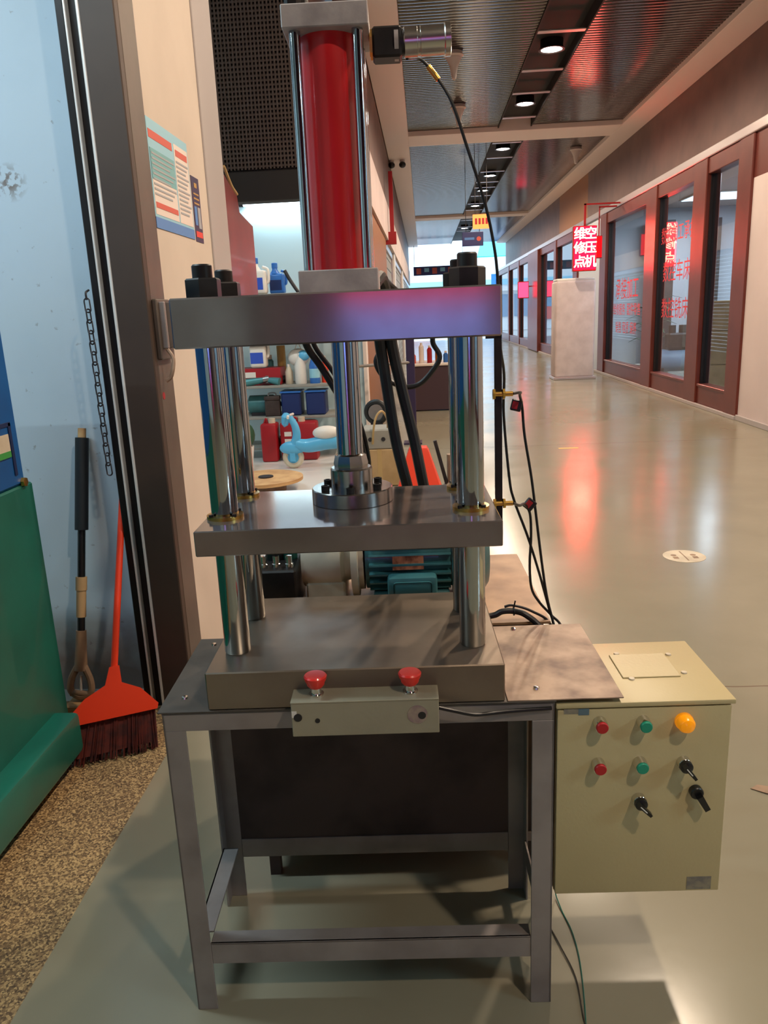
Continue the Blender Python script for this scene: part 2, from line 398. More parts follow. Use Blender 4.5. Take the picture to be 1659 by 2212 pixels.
# far left shop fronts: piers and shutters, each a bay
struct('wall_left_shutter_pier', MB().box(-.95, -.70, 9.8, 16.2, 0, 3.0), X['fascia_t'])
struct('wall_left_shutter_pier', MB().box(-.95, -.68, 20.2, 21.0, 0, 3.0), X['white_pl'])
struct('wall_left_shutter_pier', MB().box(-.95, -.68, 28, 29, 0, 3.0), X['white_pl'])
for n, (y0, y1) in enumerate(((16.2, 20.2), (21.0, 28.0), (29.0, 44.0))):
    t = thing('door_%d' % (n+1), None, None, (-.8, y0, 0), kind='structure')
    part('shutter_frame', MB().box(-.8, -.72, y0, y0+.15, 0, 3).box(-.8, -.72, y1-.15, y1, 0, 3).box(-.8, -.72, y0, y1, 2.85, 3), X['silver_strip'], t)
    mb = MB()
    for k in range(26): mb.box(-.79, -.765+.012*(k % 2), y0+.15, y1-.15, .02+k*.109, .115+k*.109)
    part('slat', mb, X['grey_box'], t, kind='stuff')
# right side
struct('wall_right', MB().box(4.1, 4.3, -26, -2.4, 0, 2.98), X['white_wall']); struct('wall_right', MB().box(4.1, 4.3, .7, 10.45, 0, 2.98), X['white_wall'])
struct('wall_right_upper', MB().box(4.1, 4.32, -26, -2.4, 2.98, 3.5), X['frame']); struct('wall_right_upper', MB().box(4.1, 4.32, .7, 10.45, 2.98, 3.5), X['frame'])
struct('wall_right_fascia', MB().box(4.5, 4.62, -26, 22.5, 3.5, 5.25), X['fascia'])
struct('wall_right_fascia', MB().box(4.5, 4.62, 22.5, 27, 3.5, 5.25), X['fascia_t'])
struct('wall_right_fascia', MB().box(4.5, 4.62, 27, 44, 3.5, 5.25), X['fascia'])
struct('trim_right_header', MB().box(4.06, 4.6, -26, 44, 3.5, 3.62, .01), X['silver_strip'])
struct('baseboard_right', MB().box(4.07, 4.1, -26, 10.45, 0, .07, .004), X['grey_paint'])
# ceiling
struct('ceiling', MB().box(-1.1, 4.7, -26, 44, 5.25, 5.35), X['ceil_bk'])
def slats(x0, x1):
    mb = MB(); y = -4.0
    while y < 43.8:
        if not (16.85 < y < 17.9 or 31.0 < y < 31.9 or 5.9 < y < 6.3):
            arc = [(x0, y+.084*k/4, 5.05+.0055*((k-2)/2)**2) for k in range(5)]
            mb.prism(arc+[(x0, y+.084, 5.075), (x0, y, 5.075)], (x1-x0, 0, 0))
        y += .1
    return mb
cs = thing('ceiling', None, None, (1.9, 20, 5.05), kind='structure')
for xa, xb in ((-.2, 1.58), (2.25, 4.03)): part('slats', slats(xa, xb), X['slat'], cs, kind='stuff')
struct('trim_left_beam', MB().box(-.69, -.2, -26, 44, 4.97, 5.25, .006), X['beam'])
struct('trim_right_beam', MB().box(4.02, 4.5, -26, 44, 4.97, 5.25, .006), X['beam'])
for (y0, y1) in ((16.9, 17.9), (31.0, 31.8)):
    struct('trim_cross_beam', MB().box(-.2, 4.02, y0, y1, 4.97, 5.24, .006), X['beam'])
lt = thing('trim_light_trough', None, None, (1.9, 0, 5.05), kind='structure')
part('trough', MB().box(1.58, 1.60, -10, 44, 5.03, 5.25).box(2.23, 2.25, -10, 44, 5.03, 5.25).box(1.6, 2.23, -10, 44, 5.2, 5.25), X['ceil_bk'], lt)
LY = [-1.1, 2.3, 5.6, 9.0, 12.36, 15.32, 19.27, 22.83, 25.5, 29.0, 32.2, 36.4]
for y in LY[4:]:
    for d in (-.85, .85): part('cross_bar', MB().box(1.6, 2.23, y+d-.05, y+d+.05, 5.04, 5.06, .004), X['silver_strip'], lt)
SPOT_LABEL = ['ceiling spotlight in the trough behind the camera', 'ceiling spotlight in the trough straight above the bench', 'ceiling spotlight in the trough just beyond the press, above the frame',
    'ceiling spotlight in the trough just above the upper picture edge', 'largest lit spotlight in the dark trough, nearest one in view', 'second lit spotlight in the dark trough, just before the cross beam',
    'third lit spotlight in the trough, first one beyond the cross beam', 'fourth lit spotlight counting down the ceiling trough', 'fifth lit spotlight counting down the ceiling trough',
    'sixth lit spotlight, the one left of the orange hanging sign', 'seventh lit spotlight, just above the dark blue hanging sign', 'farthest lit spotlight at the end of the ceiling trough']
for i, y in enumerate(LY):
    t = thing('ceiling_spotlight', SPOT_LABEL[i], 'spotlight', (1.92, y, 5.2), group='spotlights in the ceiling trough')
    part('housing', MB().lathe((1.92, y, 5.2), (0,0,-1), [(0, .16), (.09, .16), (.13, .185), (.13, .15), (.05, .12)], 28), X['black_pl'], t)
    part('lens', MB().lathe((1.92, y, 5.2), (0,0,-1), [(.08, .146), (.118, .146), (.126, .12), (.13, 0)], 24), X['lamp_lens'], t)
    l = bpy.data.lights.new('spot_lamp', 'SPOT'); l.energy = SPOT_W*(.75 if y < 0 else 1); l.color = (1, .80, .60); l.spot_size = math.radians(168); l.spot_blend = .5; l.shadow_soft_size = .1
    lo = bpy.data.objects.new('spot_lamp', l); COL.objects.link(lo); lo.parent = t; lo.location = (0, 0, -.17)
# fluorescent tubes: two in the near left shop (out of frame), one seen in the second shop
def tube(label, a, b, power, group=None, drop=True):
    a = Vector(a); b = Vector(b)
    t = thing('fluorescent_tube', label, 'tube light', (a+b)/2, group=group)
    d = (b-a).normalized()
    part('lamp_tube', MB().cyl(a, b, .03, 14), X['tube_lit'], t)
    part('end_cap', MB().cyl(a-d*.05, a, .036, 14), X['dark_thing'], t); part('end_cap', MB().cyl(b, b+d*.05, .036, 14), X['dark_thing'], t)
    part('batten', MB().box(min(a.x, b.x)-.05, max(a.x, b.x)+.05, min(a.y, b.y)-.03, max(a.y, b.y)+.08, a.z+.03, a.z+.08), X['white_pl'], t)
    l = area('tube_lamp', (0, 0, -.04), (0, 0, 0 if abs(d.x) > .5 else PI/2), (b-a).length, .06, power, (.72, .92, 1)); l.parent = t
    return t
tube('glowing fluorescent tube under the ceiling of the near left shop', (-2.25, 1.7, 3.5), (-1.15, 1.7, 3.5), TUBE_W*1.35)
tube('glowing fluorescent tube over the near left shop floor behind', (-4.4, .2, 3.5), (-3.3, .2, 3.5), TUBE_W*1.6)
tube('white fluorescent tube lit high on the pale blue shop wall', (-2.05, 9.52, 2.86), (-.85, 9.52, 2.86), TUBE_W*.22)
tube('glowing fluorescent tube over the shelves of the second shop', (-3.2, 6.6, 3.9), (-1.8, 6.6, 3.9), TUBE_W*1.4)
# ------------------------------------------------------------------ right-hand shop windows
def window(n, y0, p0, y1, p1, letters=None):
    """pane from y0 to y1, post p0 in front of it, p1 behind (both widths); along the wall X = 4.1"""
    t = thing('window_%d' % n, None, None, (4.15, y0, 0), kind='structure')
    part('frame_post', MB().box(4.07, 4.28, y0-p0, y0, .04, 3.5, .012), X['frame'], t)
    part('sill_panel', MB().box(4.1, 4.26, y0, y1, .04, .30).box(4.085, 4.27, y0, y1, .30, .34, .006), X['frame'], t)
    part('head_rail', MB().box(4.09, 4.27, y0, y1, 3.28, 3.5, .008), X['frame'], t)
    part('inner_stop', MB().box(4.13, 4.25, y1-.03, y1, .34, 3.28).box(4.13, 4.25, y0, y0+.03, .34, 3.28), X['rail_dark'], t)
    part('pane', MB().box(4.17, 4.178, y0+.03, y1-.03, .34, 3.28), X['glass'], t)
    if p1: part('frame_post', MB().box(4.07, 4.28, y1, y1+p1, .04, 3.5, .012), X['frame'], t)
    if letters:
        for (txt, z, size) in letters:
            part('lettering', text_mb(txt, size, frame((4.165, (y0+y1)/2, z), (0,1,0), (0,0,1)) @ Matrix.Diagonal((-1,1,1,1))), X['letter_red'], t)
    return t
window(1, 10.9, .45, 12.05, 0)
window(2, 12.6, .55, 14.5, 0, [('数控加工承接', 2.62, .30), ('数控车床', 2.02, .36), ('数控铣床', 1.42, .36)])
window(3, 15.15, .65, 18.3, .6, [('承接加工', 1.82, .46), ('维修服务  配件零售', 1.42, .26), ('销售 租赁 保养', 1.05, .26)])
struct('wall_right_infill', MB().box(4.12, 4.28, 18.9, 21.6, 0, 3.5), X['room_wall'])
window(4, 22.2, .6, 25.0, 0)
window(5, 25.4, .4, 28.4, 0)
struct('door_4', MB().box(4.0, 4.28, 28.4, 31.0, .02, 3.5, .02), X['frame'])
window(6, 31.2, .2, 34.4, 0)
window(7, 34.9, .5, 38.4, 0)
window(9, -1.9, .5, .2, .5)
window(8, 38.9, .5, 43.6, .4)
struct('baseboard_right', MB().box(4.05, 4.09, 10.45, 43.9, 0, .05, .004), X['grey_paint'])
# rooms behind the glass
struct('wall_right_room_back', MB().box(7.4, 7.5, 10.0, 44, 0, 3.6), X['room_wall']); struct('wall_right_room_back', MB().box(6.4, 6.5, -3.1, 1.4, 0, 3.6), X['room_wall'])
struct('wall_right_room_side', MB().box(4.3, 6.4, -3.1, -3.0, 0, 3.6), X['room_wall']); struct('wall_right_room_side', MB().box(4.3, 6.4, 1.3, 1.4, 0, 3.6), X['room_wall']); struct('ceiling', MB().box(4.3, 6.5, -3.1, 1.4, 3.6, 3.7), X['white_wall'])
struct('wall_right_room_side', MB().box(4.3, 7.5, 9.9, 10.0, 0, 3.6), X['room_wall'])
struct('wall_right_room_side', MB().box(4.3, 7.5, 19.0, 19.1, 0, 3.6), X['room_wall'])
struct('wall_right_room_side', MB().box(4.3, 7.5, 29.0, 29.1, 0, 3.6), X['room_blue'])
struct('wall_right_room_side', MB().box(4.3, 7.5, 43.9, 44.0, 0, 3.6), X['room_wall'])
struct('ceiling', MB().box(4.3, 7.5, 9.9, 44, 3.6, 3.7), X['white_wall'])
for y, x in ((-.8, 5.4), (13.2, 6.0), (17.0, 6.0), (24, 6), (33, 6), (39, 6)):
    t = thing('panel_light', {-.8: 'lit ceiling panel in the shop right of the camera, out of view', 13.2: 'lit ceiling panel above the cartons in the nearest right-hand shop', 17.0: 'lit ceiling panel behind the third lettered window', 24: 'lit ceiling panel in the shop just past the wrapped cabinet', 33: 'lit ceiling panel behind the far brown door', 39: 'lit ceiling panel in the farthest right-hand shop'}[y], 'ceiling light', (x, y, 3.58), group='ceiling panels in the right-hand shops')
    part('panel_frame', MB().box(x-.6, x+.6, y-.6, y+.6, 3.57, 3.6), X['white_pl'], t)
    part('diffuser', MB().box(x-.56, x+.56, y-.56, y+.56, 3.56, 3.575), emat('panel_lit', (214,236,255), 2.5), t)
    l = area('panel_lamp', (0, 0, -.04), (0, 0, 0), 1.0, 1.0, 110 if y < 0 else 110, (.66, .92, 1) if y < 0 else (.78, .9, 1)); l.parent = t
# things seen through the panes
def plant(label, x, y, h):
    t = thing('potted_plant', label, 'plant', (x, y, 0))
    part('pot', MB().lathe((x, y, 0), (0,0,1), [(0, .13), (.3, .18), (.32, .19), (.32, .16), (.28, .15)], 20), X['white_pl'], t)
    part('stem', MB().tube([(x, y, .28), (x+.02, y, .7), (x-.02, y+.02, h*.6)], .015, 8), X['wood_g'], t)
    for k in range(14):
        a = k*2.4; L = .35+.15*random.random(); z0 = h*(.45+.5*k/14)
        d = Vector((math.cos(a), math.sin(a), .35)); s = Vector((-math.sin(a), math.cos(a), 0))*.05; o = Vector((x, y, z0))
        mb = MB(); pts = [o, o+d*L*.5+s, o+d*L*.5-s, o+d*L+Vector((0,0,-.15))]
        mb._add(pts+[p+Vector((0,0,.006)) for p in pts], [(0,1,3,2),(4,6,7,5),(0,4,5,1),(1,5,7,3),(3,7,6,2),(2,6,4,0)])
        part('leaf', mb, X['plant'], t)
plant('leafy green potted plant behind the lettered window glass', 4.95, 17.2, 1.75)
plant('second leafy plant behind the widest lettered window', 4.55, 16.6, 1.6)
t = thing('air_compressor', 'blue-grey air compressor with a horizontal tank behind the lettered window', 'compressor', (5.0, 16.0, 0))
part('tank', MB().lathe((4.5, 16.0, .42), (1,0,0), [(0, 0), (.02, .12), (.1, .22), (1.0, .22), (1.08, .12), (1.1, 0)], 24), X['room_blue'], t)
part('pump', MB().box(4.8, 5.2, 15.85, 16.15, .64, .95, .03).cyl((4.9, 16.0, .95), (4.9, 16.0, 1.1), .07, 16).cyl((5.1, 16.0, .95), (5.1, 16.0, 1.1), .07, 16), X['dark_thing'], t)
for xx in (4.7, 5.4):
    for yy in (15.85, 16.15): part('leg', MB().box(xx-.02, xx+.02, yy-.03, yy+.03, 0, .28), X['dark_thing'], t)
for k, (x, y, z, s) in enumerate(((4.66, 12.95, 0, .56), (4.66, 12.95, .56, .52), (5.05, 13.9, 0, .6), (4.68, 12.95, 1.08, .46))):
    lab = ['largest brown carton at the floor behind the nearest window pane', 'brown carton stacked on the near carton behind the nearest pane', 'brown carton further in behind the nearest window pane', 'small brown carton topmost of the stack behind the nearest pane'][k]
    t = thing('carton', lab, 'box', (x, y, z))
    part('body', MB().box(x-s/2, x+s/2, y-s/2, y+s/2, z, z+s*.98, .005), X['carton'], t)
    part('tape', MB().box(x-s/2-.002, x+s/2+.002, y-.03, y+.03, z+.01, z+s*.98+.002), X['tan_cable'], t)
for (x0, x1, lab) in ((5.15, 5.62, 'dark tall cupboard deep in the room, seen through the middle window'), (6.2, 6.62, 'dark tall cupboard deep in the room, seen through the nearest window')):
    t = thing('cupboard', lab, 'cupboard', (x0, 18.5, 0))
    part('carcass', MB().box(x0, x1, 18.45, 18.95, .08, 3.3, .005), X['dark_thing'], t); part('plinth', MB().box(x0+.02, x1-.02, 18.47, 18.95, 0, .08), X['black_pl'], t)
    for k in range(2): part('door', MB().box(x0+.01+k*(x1-x0)/2, x0-.01+(k+1)*(x1-x0)/2, 18.43, 18.45, .1, 3.28, .004), X['dark_thing'], t)
t = thing('display_rack', 'tall grey rack with shelves standing inside the nearest window', 'rack', (6.4, 12.4, 0))
for z in (.3, .9, 1.5, 2.1): part('shelf', MB().box(5.9, 6.9, 12.2, 12.7, z, z+.03), X['grey_box'], t)
for xx in (5.9, 6.87):
    for yy in (12.2, 12.67): part('post', MB().box(xx, xx+.03, yy, yy+.03, 0, 2.3), X['grey_box'], t)

# ------------------------------------------------------------------ wrapped cabinet and the red LED sign over it
t = thing('wrapped_cabinet', 'tall pale cabinet wrapped in cloth standing by the right-hand shops', 'cabinet', (3.25, 17.5, 0))
part('cover', MB().box(2.82, 3.66, 17.25, 17.85, .05, 2.07, .05, 3), mat('pale_cloth', (206,190,186), .8, 0, (192,176,172), 4, bump=.8, bs=9), t)
part('base', MB().box(2.79, 3.70, 17.22, 17.88, 0, .06, .01), X['silver_strip'], t, 'bright metal base plate')
part('top_fold', MB().box(2.84, 3.64, 17.28, 17.8, 2.06, 2.12, .025, 2), X['white_pl'], t)
t = thing('led_sign', 'double-column red LED sign with glowing characters above the wrapped cabinet', 'sign', (3.36, 17.05, 2.7))
part('sign_case', MB().box(3.12, 3.60, 17.0, 17.12, 2.24, 3.13, .01), X['red_frame'], t)
part('sign_face', MB().box(3.14, 3.58, 16.99, 17.0, 2.27, 3.11), X['led_red'], t)
for (cx_, s) in ((3.255, '维修点'), (3.475, '空压机')):
    for k, ch in enumerate(s):
        part('character', text_mb(ch, .25, frame((cx_, 16.985, 2.965-k*.275), (1,0,0), (0,0,1)), .004, .012), X['led_white'], t)
part('bracket', MB().box(3.34, 3.38, 17.04, 17.08, 3.13, 3.56).box(3.34, 4.08, 17.04, 17.08, 3.53, 3.56), X['red_frame'], t)
t = thing('small_led_sign', 'small red glowing sign on the post beside the large LED sign', 'sign', (3.70, 17.34, 2.7))
part('sign_case', MB().box(3.63, 3.78, 17.3, 17.38, 2.5, 2.95, .01), X['red_frame'], t)
part('sign_face', MB().box(3.645, 3.765, 17.29, 17.3, 2.52, 2.93), emat('led_dim', (255,10,16), 2.5), t)
part('bracket', MB().box(3.70, 3.72, 17.32, 17.36, 2.95, 3.52).box(3.70, 4.08, 17.32, 17.36, 3.50, 3.53), X['red_frame'], t)
t = thing('led_sign', 'far small red lit sign hanging by the distant brown door', 'sign', (3.7, 30.0, 2.6))
part('sign_case', MB().box(3.5, 3.9, 29.9, 29.98, 1.9, 2.5, .01).box(3.9, 4.02, 29.92, 29.96, 2.3, 2.34), X['red_frame'], t)
part('sign_face', MB().box(3.52, 3.88, 29.89, 29.9, 1.93, 2.47), emat('led_far', (255,50,80), 4), t)
# signs hung from the ceiling far down the corridor
t = thing('hanging_sign', 'small orange hanging sign under the far ceiling lights', 'sign', (1.46, 20.0, 3.6))
part('board', MB().box(1.26, 1.66, 20, 20.05, 3.46, 3.79, .008), X['led_orange'], t)
for xx in (1.32, 1.6): part('hanger', MB().cyl((xx, 20.02, 3.79), (xx, 20.02, 5.06), .008, 6), X['dark_thing'], t)
for k in range(4): part('lettering', MB().box(1.31+k*.085, 1.365+k*.085, 19.994, 20, 3.56, 3.70), X['red_frame'], t)
t = thing('hanging_sign', 'dark blue hanging sign with a round red emblem below the orange one', 'sign', (1.33, 22.0, 3.3))
part('board', MB().box(1.10, 1.66, 22, 22.05, 3.22, 3.58, .008), X['ext_navy'], t)
for xx in (1.2, 1.56): part('hanger', MB().cyl((xx, 22.02, 3.58), (xx, 22.02, 5.06), .008, 6), X['dark_thing'], t)
part('emblem', MB().cyl((1.54, 21.995, 3.40), (1.54, 22.0, 3.40), .06, 18), X['ink_r'], t)
part('lettering', MB().box(1.16, 1.42, 21.995, 22, 3.38, 3.44), X['ink_b'], t)
# detectors, cameras on the ceiling and beam
for (x, y, z, lab) in ((.526, 12.1, 5.05, 'white cone detector on the dark ceiling beside the gauge'), (.716, 15.0, 5.05, 'small grey cone detector further along the dark ceiling'), (3.588, 19.4, 5.05, 'cone detector on the ceiling right of the red reflection')):
    t = thing('ceiling_detector', lab, 'detector', (x, y, z))
    part('mount', MB().lathe((x, y, z), (0,0,-1), [(0, .12), (.05, .14), (.08, .1)], 18), X['sprink'], t)
    part('cone', MB().lathe((x, y, z-.08), (0,0,-1), [(0, .11), (.1, .06), (.26, .03), (.28, 0)], 18), X['sprink'], t)
for (x, lab) in ((-.63, 'twin-lens dark camera under the left ceiling beam edge'), (-.38, 'single dark dome camera under the left ceiling beam')):
    t = thing('security_camera', lab, 'camera', (x, 19.3, 4.97))
    part('mount', MB().cyl((x, 19.3, 4.97), (x, 19.3, 4.9), .06, 14), X['sprink'], t)
    part('lens_body', MB().ball((x, 19.25, 4.86), .08, .1, .07, 14, 8), X['black_pl'], t)
# red L-shaped projecting frame on the left shop fronts
t = thing('projecting_sign_frame', 'dark red L-shaped sign frame projecting from the left shop fronts', 'sign frame', (-.5, 16.6, 3.2))
part('upright', MB().box(-.62, -.54, 16.6, 16.7, 3.02, 4.3), X['red_frame'], t)
part('arm', MB().box(-1.0, -.50, 16.58, 16.7, 2.92, 3.16), X['red_frame'], t)

# ------------------------------------------------------------------ beyond the far end
t = thing('shop_building', 'bright white building facing the far open end of the corridor', 'building', (2, 60, 0))
part('facade', MB().box(-26, 30, 60, 62, 0, 9), X['ext_white'], t)
part('window_band', MB().box(-8, 6, 59.9, 60, 3.3, 3.7), X['poster_b'], t)
part('ledge', MB().box(-8, 9, 59.6, 60, 2.85, 3.1), X['ext_white'], t)
for k in range(7): part('window', MB().box(-6+k*2, -4.4+k*2, 59.9, 60, 1.0, 2.6), X['room_blue'], t)
part('red_band', MB().box(-8, .5, 59.85, 59.95, .7, 1.6), X['ink_r'], t)
for k, (z0, z1, m) in enumerate(((2.75, 3.75, 'ext_blue'), (1.65, 2.75, 'ext_blue'), (.9, 1.65, 'room_blue'))):
    t = thing('shop_sign', ['upper blue shop sign board right of the steel plate, far outside', 'middle blue shop sign board far outside the corridor', 'lowest greyish sign board far outside the corridor'][k], 'sign', (5, 52, z0))
    part('board', MB().box(4.4, 5.9, 52, 52.1, z0, z1, .02), X[m], t)
    for j in range(5): part('lettering', MB().box(4.7+j*.22, 4.86+j*.22, 51.98, 52.0, z0+.3, z0+.7), X['ext_navy'], t)
    if k == 2: part('post', MB().box(4.5, 4.6, 52.02, 52.08, -.02, z0).box(5.7, 5.8, 52.02, 52.08, -.02, z0), X['ext_white'], t)
t = thing('awning', 'turquoise awning over the bright far end of the corridor', 'awning', (4.6, 49, 4.6))
part('canopy', MB().prism([(3.2, 47.5, 4.5), (6.6, 47.5, 4.5), (6.6, 52, 6.1), (3.9, 52, 6.1)], (0, 0, .06)), X['teal_awn'], t)
part('pole', MB().cyl((6.5, 47.6, -.02), (6.5, 47.6, 4.5), .05, 10).cyl((6.5, 51.9, -.02), (6.5, 51.9, 6.1), .05, 10), X['ext_white'], t)
t = thing('notice_banner', 'dark blue printed banner hanging at the far left end', 'banner', (.3, 43, 3.2))
part('cloth', MB().box(-.45, 2.2, 43.0, 43.04, 3.45, 3.9), X['ext_navy'], t)
for k in range(6): part('print', MB().box(-.3+k*.42, -.05+k*.42, 42.98, 43.0, 3.52+.1*(k % 2), 3.82), X['poster_b'] if k % 2 else X['ink_r'], t)
part('hanger', MB().cyl((-.4, 43.02, 3.9), (-.4, 43.02, 4.98), .01, 6).cyl((2.15, 43.02, 3.9), (2.15, 43.02, 5.24), .01, 6), X['dark_thing'], t)
# opposite end of the corridor (behind the camera): red lit band over the exit
t = thing('exit_fascia_sign', 'long red lit fascia over the exit behind the camera', 'sign', (1.5, -25.5, 2.8))
part('sign_case', MB().box(-1.0, 4.1, -25.8, -25.6, 2.05, 3.3), X['red_frame'], t)
part('sign_face', MB().box(-.9, 4.0, -25.6, -25.58, 2.1, 3.25), emat('led_fascia', (255,8,30), 2.5), t)
tg = bpy.data.materials.new('tinted_glass'); tg.use_nodes = True; nt = tg.node_tree; nt.nodes.clear()
o_ = nt.nodes.new('ShaderNodeOutputMaterial'); tr = nt.nodes.new('ShaderNodeBsdfTransparent'); tr.inputs[0].default_value = (.52, .56, .86, 1); nt.links.new(tr.outputs[0], o_.inputs[0])
t = thing('door_5', None, None, (1.5, -25.7, 0), kind='structure')      # unseen tinted exit doors, added to turn the upper plate's reflection violet
for k in range(4):
    xa = -1.0+k*1.275; part('door_frame', MB().box(xa, xa+.05, -25.75, -25.7, 0, 2.05), X['frame'], t); part('pane', MB().box(xa+.05, xa+1.275, -25.735, -25.73, .05, 2.05), tg, t)
struct('wall_near_end_head', MB().box(-1.1, 4.7, -25.9, -25.7, 3.3, 5.3), X['fascia'])

# ------------------------------------------------------------------ stall and goods by the far left shops
t = thing('market_stall', 'dark-skirted stall table with goods beyond the press columns', 'stall', (.1, 12.9, 0))
part('skirt', MB().box(-.25, .75, 12.6, 13.4, .02, .72), X['skirt'], t)
part('table_top', MB().box(-.28, .78, 12.57, 13.43, .72, .76, .006), X['white_pl'], t)
part('canopy_band', MB().box(-.28, .78, 12.6, 13.4, 1.45, 1.6), X['red_frame'], t)
part('post', MB().box(-.26, -.22, 13.34, 13.38, .02, 1.5), X['purple_st'], t); part('post', MB().box(.72, .76, 13.34, 13.38, .02, 1.5), X['purple_st'], t)
cols = ['ink_r', 'white_pl', 'red_can', 'brass', 'blue_pl', 'poster']
for k in range(7):
    x = -.18+k*.13; h = .12+.14*((k*3) % 4)/3; m = X[cols[k % 6]]
    names = ['pink', 'white', 'dark red', 'yellowish', 'blue', 'pale', 'rose']
    t = thing('display_bottle', '%s bottle in the row on the far stall table' % names[k], 'bottle', (x, 12.75, .76), group='bottles on the far stall')
    part('body', MB().lathe((x, 12.75, .76), (0,0,1), [(0, .04), (h, .04), (h+.03, .018)], 12), m, t)
    part('cap', MB().lathe((x, 12.75, .79+h), (0,0,1), [(0, .02), (.03, .02)], 10), X['white_pl'], t)
solo('steel_post', MB().box(-.22, -.12, 9.4, 9.5, 0, 1.5, .01).box(-.28, -.06, 9.34, 9.56, 0, .02), X['purple_st'], 'dark purple steel post standing behind the thick black hoses', 'post', (-.17, 9.45, 0))
t = thing('guard_rail', 'thin grey horizontal rail behind the piston rod', 'rail', (-.55, 9.0, 0))
part('bar', MB().cyl((-.9, 9.0, .98), (-.18, 9.42, .98), .018, 10), X['steel_rail'], t); part('post', MB().cyl((-.9, 9.0, 0), (-.9, 9.0, .98), .018, 10), X['steel_rail'], t)
t = thing('carton', 'beige carton with printed marks behind the right front column', 'box', (.72, 14.5, 0))
part('body', MB().box(.52, 1.02, 14.3, 14.8, 0, .62, .006), X['carton'], t)
part('print', MB().box(.62, .72, 14.295, 14.3, .35, .5).box(.80, .88, 14.295, 14.3, .2, .45), X['ink_r'], t)

# ------------------------------------------------------------------ second left shop: grille, panel, shelf, goods
t = thing('hanging_screen', 'large black finely gridded panel hanging behind the red cylinder', 'panel', (-1.05, 5.05, 2.27))
part('backing', MB().box(-1.7, -.64, 5.03, 5.12, 2.27, 5.0), X['grille_bk'], t)
part('frame_edge', MB().box(-1.7, -.62, 5.0, 5.13, 2.25, 2.42, .006).box(-.68, -.62, 5.0, 5.13, 2.42, 5.0, .006), X['grille_bk'], t)
mb = MB(); z = 2.44
while z < 4.96: mb.box(-1.7, -.69, 5.012, 5.03, z, z+.012); z += .026
x = -1.69
while x < -.7: mb.box(x, x+.010, 5.008, 5.028, 2.43, 4.96); x += .022
part('grid_bars', mb, X['grille'], t, kind='stuff')
for xx in (-1.5, -.8): part('hanger', MB().cyl((xx, 5.08, 4.98), (xx, 5.08, 5.25), .02, 8), X['dark_thing'], t)
t = thing('wall_panel', 'red-brown stepped panel fixed at the end of the beige pier', 'panel', (-1.02, 4.3, 0))
part('panel', MB().prism([(-1.04, 4.20, 1.56), (-1.04, 4.86, 1.56), (-1.04, 4.86, 2.09), (-1.04, 4.53, 2.13), (-1.04, 4.50, 2.21), (-1.04, 4.30, 2.26), (-1.04, 4.20, 2.29)], (.04, 0, 0)), X['redwood'], t)
part('edging', MB().tube([(-1.0, 4.25, 2.32), (-1.0, 4.38, 2.25), (-1.0, 4.50, 2.22)], .008, 8), X['tan_cable'], t, 'pale yellow tube edging')
t = thing('storage_shelf', 'grey steel shelving crowded with bottles and tools in the second shop', 'shelf', (-1.55, 9.0, 0))
SH = [.10, .45, .80, 1.27, 1.79]
for z in SH: part('shelf_board', MB().box(-2.3, -.95, 8.7, 9.25, z, z+.03, .004), X['grey_box'], t)
for xx in (-2.3, -.98):
    for yy in (8.7, 9.22): part('post', MB().box(xx, xx+.03, yy, yy+.03, 0, 1.85), X['grey_box'], t)
def jug(lab, x, y, z, s, body, cap, lbl):
    t = thing('jug', lab, 'jug', (x, y, z))
    part('body', MB().box(x-.085*s, x+.085*s, y-.06*s, y+.06*s, z, z+.22*s, .025*s, 3).lathe((x-.02*s, y, z+.215*s), (0,0,1), [(0, .06*s), (.045*s, .03*s), (.07*s, .03*s)], 16), body, t)
    part('cap', MB().lathe((x-.02*s, y, z+.28*s), (0,0,1), [(0, .034*s), (.05*s, .034*s), (.055*s, .028*s)], 16), cap, t)
    part('label', MB().box(x-.075*s, x+.055*s, y-.062*s, y-.058*s, z+.04*s, z+.15*s), lbl, t)
    part('handle', MB().tube([(x+.05*s, y, z+.25*s), (x+.10*s, y, z+.22*s), (x+.10*s, y, z+.12*s), (x+.08*s, y, z+.10*s)], .014*s, 8), body, t)
jug('white jug with blue cap and blue label on the top shelf', -1.80, 8.8, 1.82, 1.15, X['white_pl'], X['blue_pl'], X['blue_lbl'])
jug('dark blue jug behind the white one on the top shelf', -1.62, 8.98, 1.82, 1.0, X['blue_pl'], X['blue_pl'], X['blue_bin'])
jug('white jug with large blue label on the shelf just below the plate', -1.86, 8.8, 1.30-.27, 1.1, X['white_pl'], X['blue_pl'], X['blue_lbl'])
solo('air_hose', MB().tube([(-1.5, 8.8, 2.06), (-1.46, 8.8, 1.98), (-1.40, 8.8, 1.88), (-1.36, 8.8, 1.82)], .02, 8), X['dark_thing'], 'short dark hose drooping beside the jugs on the top shelf', 'hose', (-1.43, 8.8, 1.82))
def bottle(lab, x, y, z, h, r, m, capm, lbl=None):
    t = thing('bottle', lab, 'bottle', (x, y, z))
    part('body', MB().lathe((x, y, z), (0,0,1), [(0, r*.95), (.01, r), (h*.6, r), (h*.8, r*.55), (h*.9, r*.35)], 18), m, t)
    part('cap', MB().lathe((x, y, z+h*.88), (0,0,1), [(0, r*.42), (h*.12, r*.38)], 12), capm, t)
    if lbl: part('label', MB().lathe((x, y, z+h*.18), (0,0,1), [(0, r*1.02), (h*.3, r*1.02)], 18), lbl, t)
bottle('white pointed bottle on the middle shelf left of the blue one', -1.40, 8.8, .83, .34, .065, X['white_pl'], X['white_pl'])
bottle('light blue detergent bottle on the middle shelf', -1.24, 8.8, .83, .34, .06, X['blue_pl'], X['blue_lbl'], X['poster_b'])
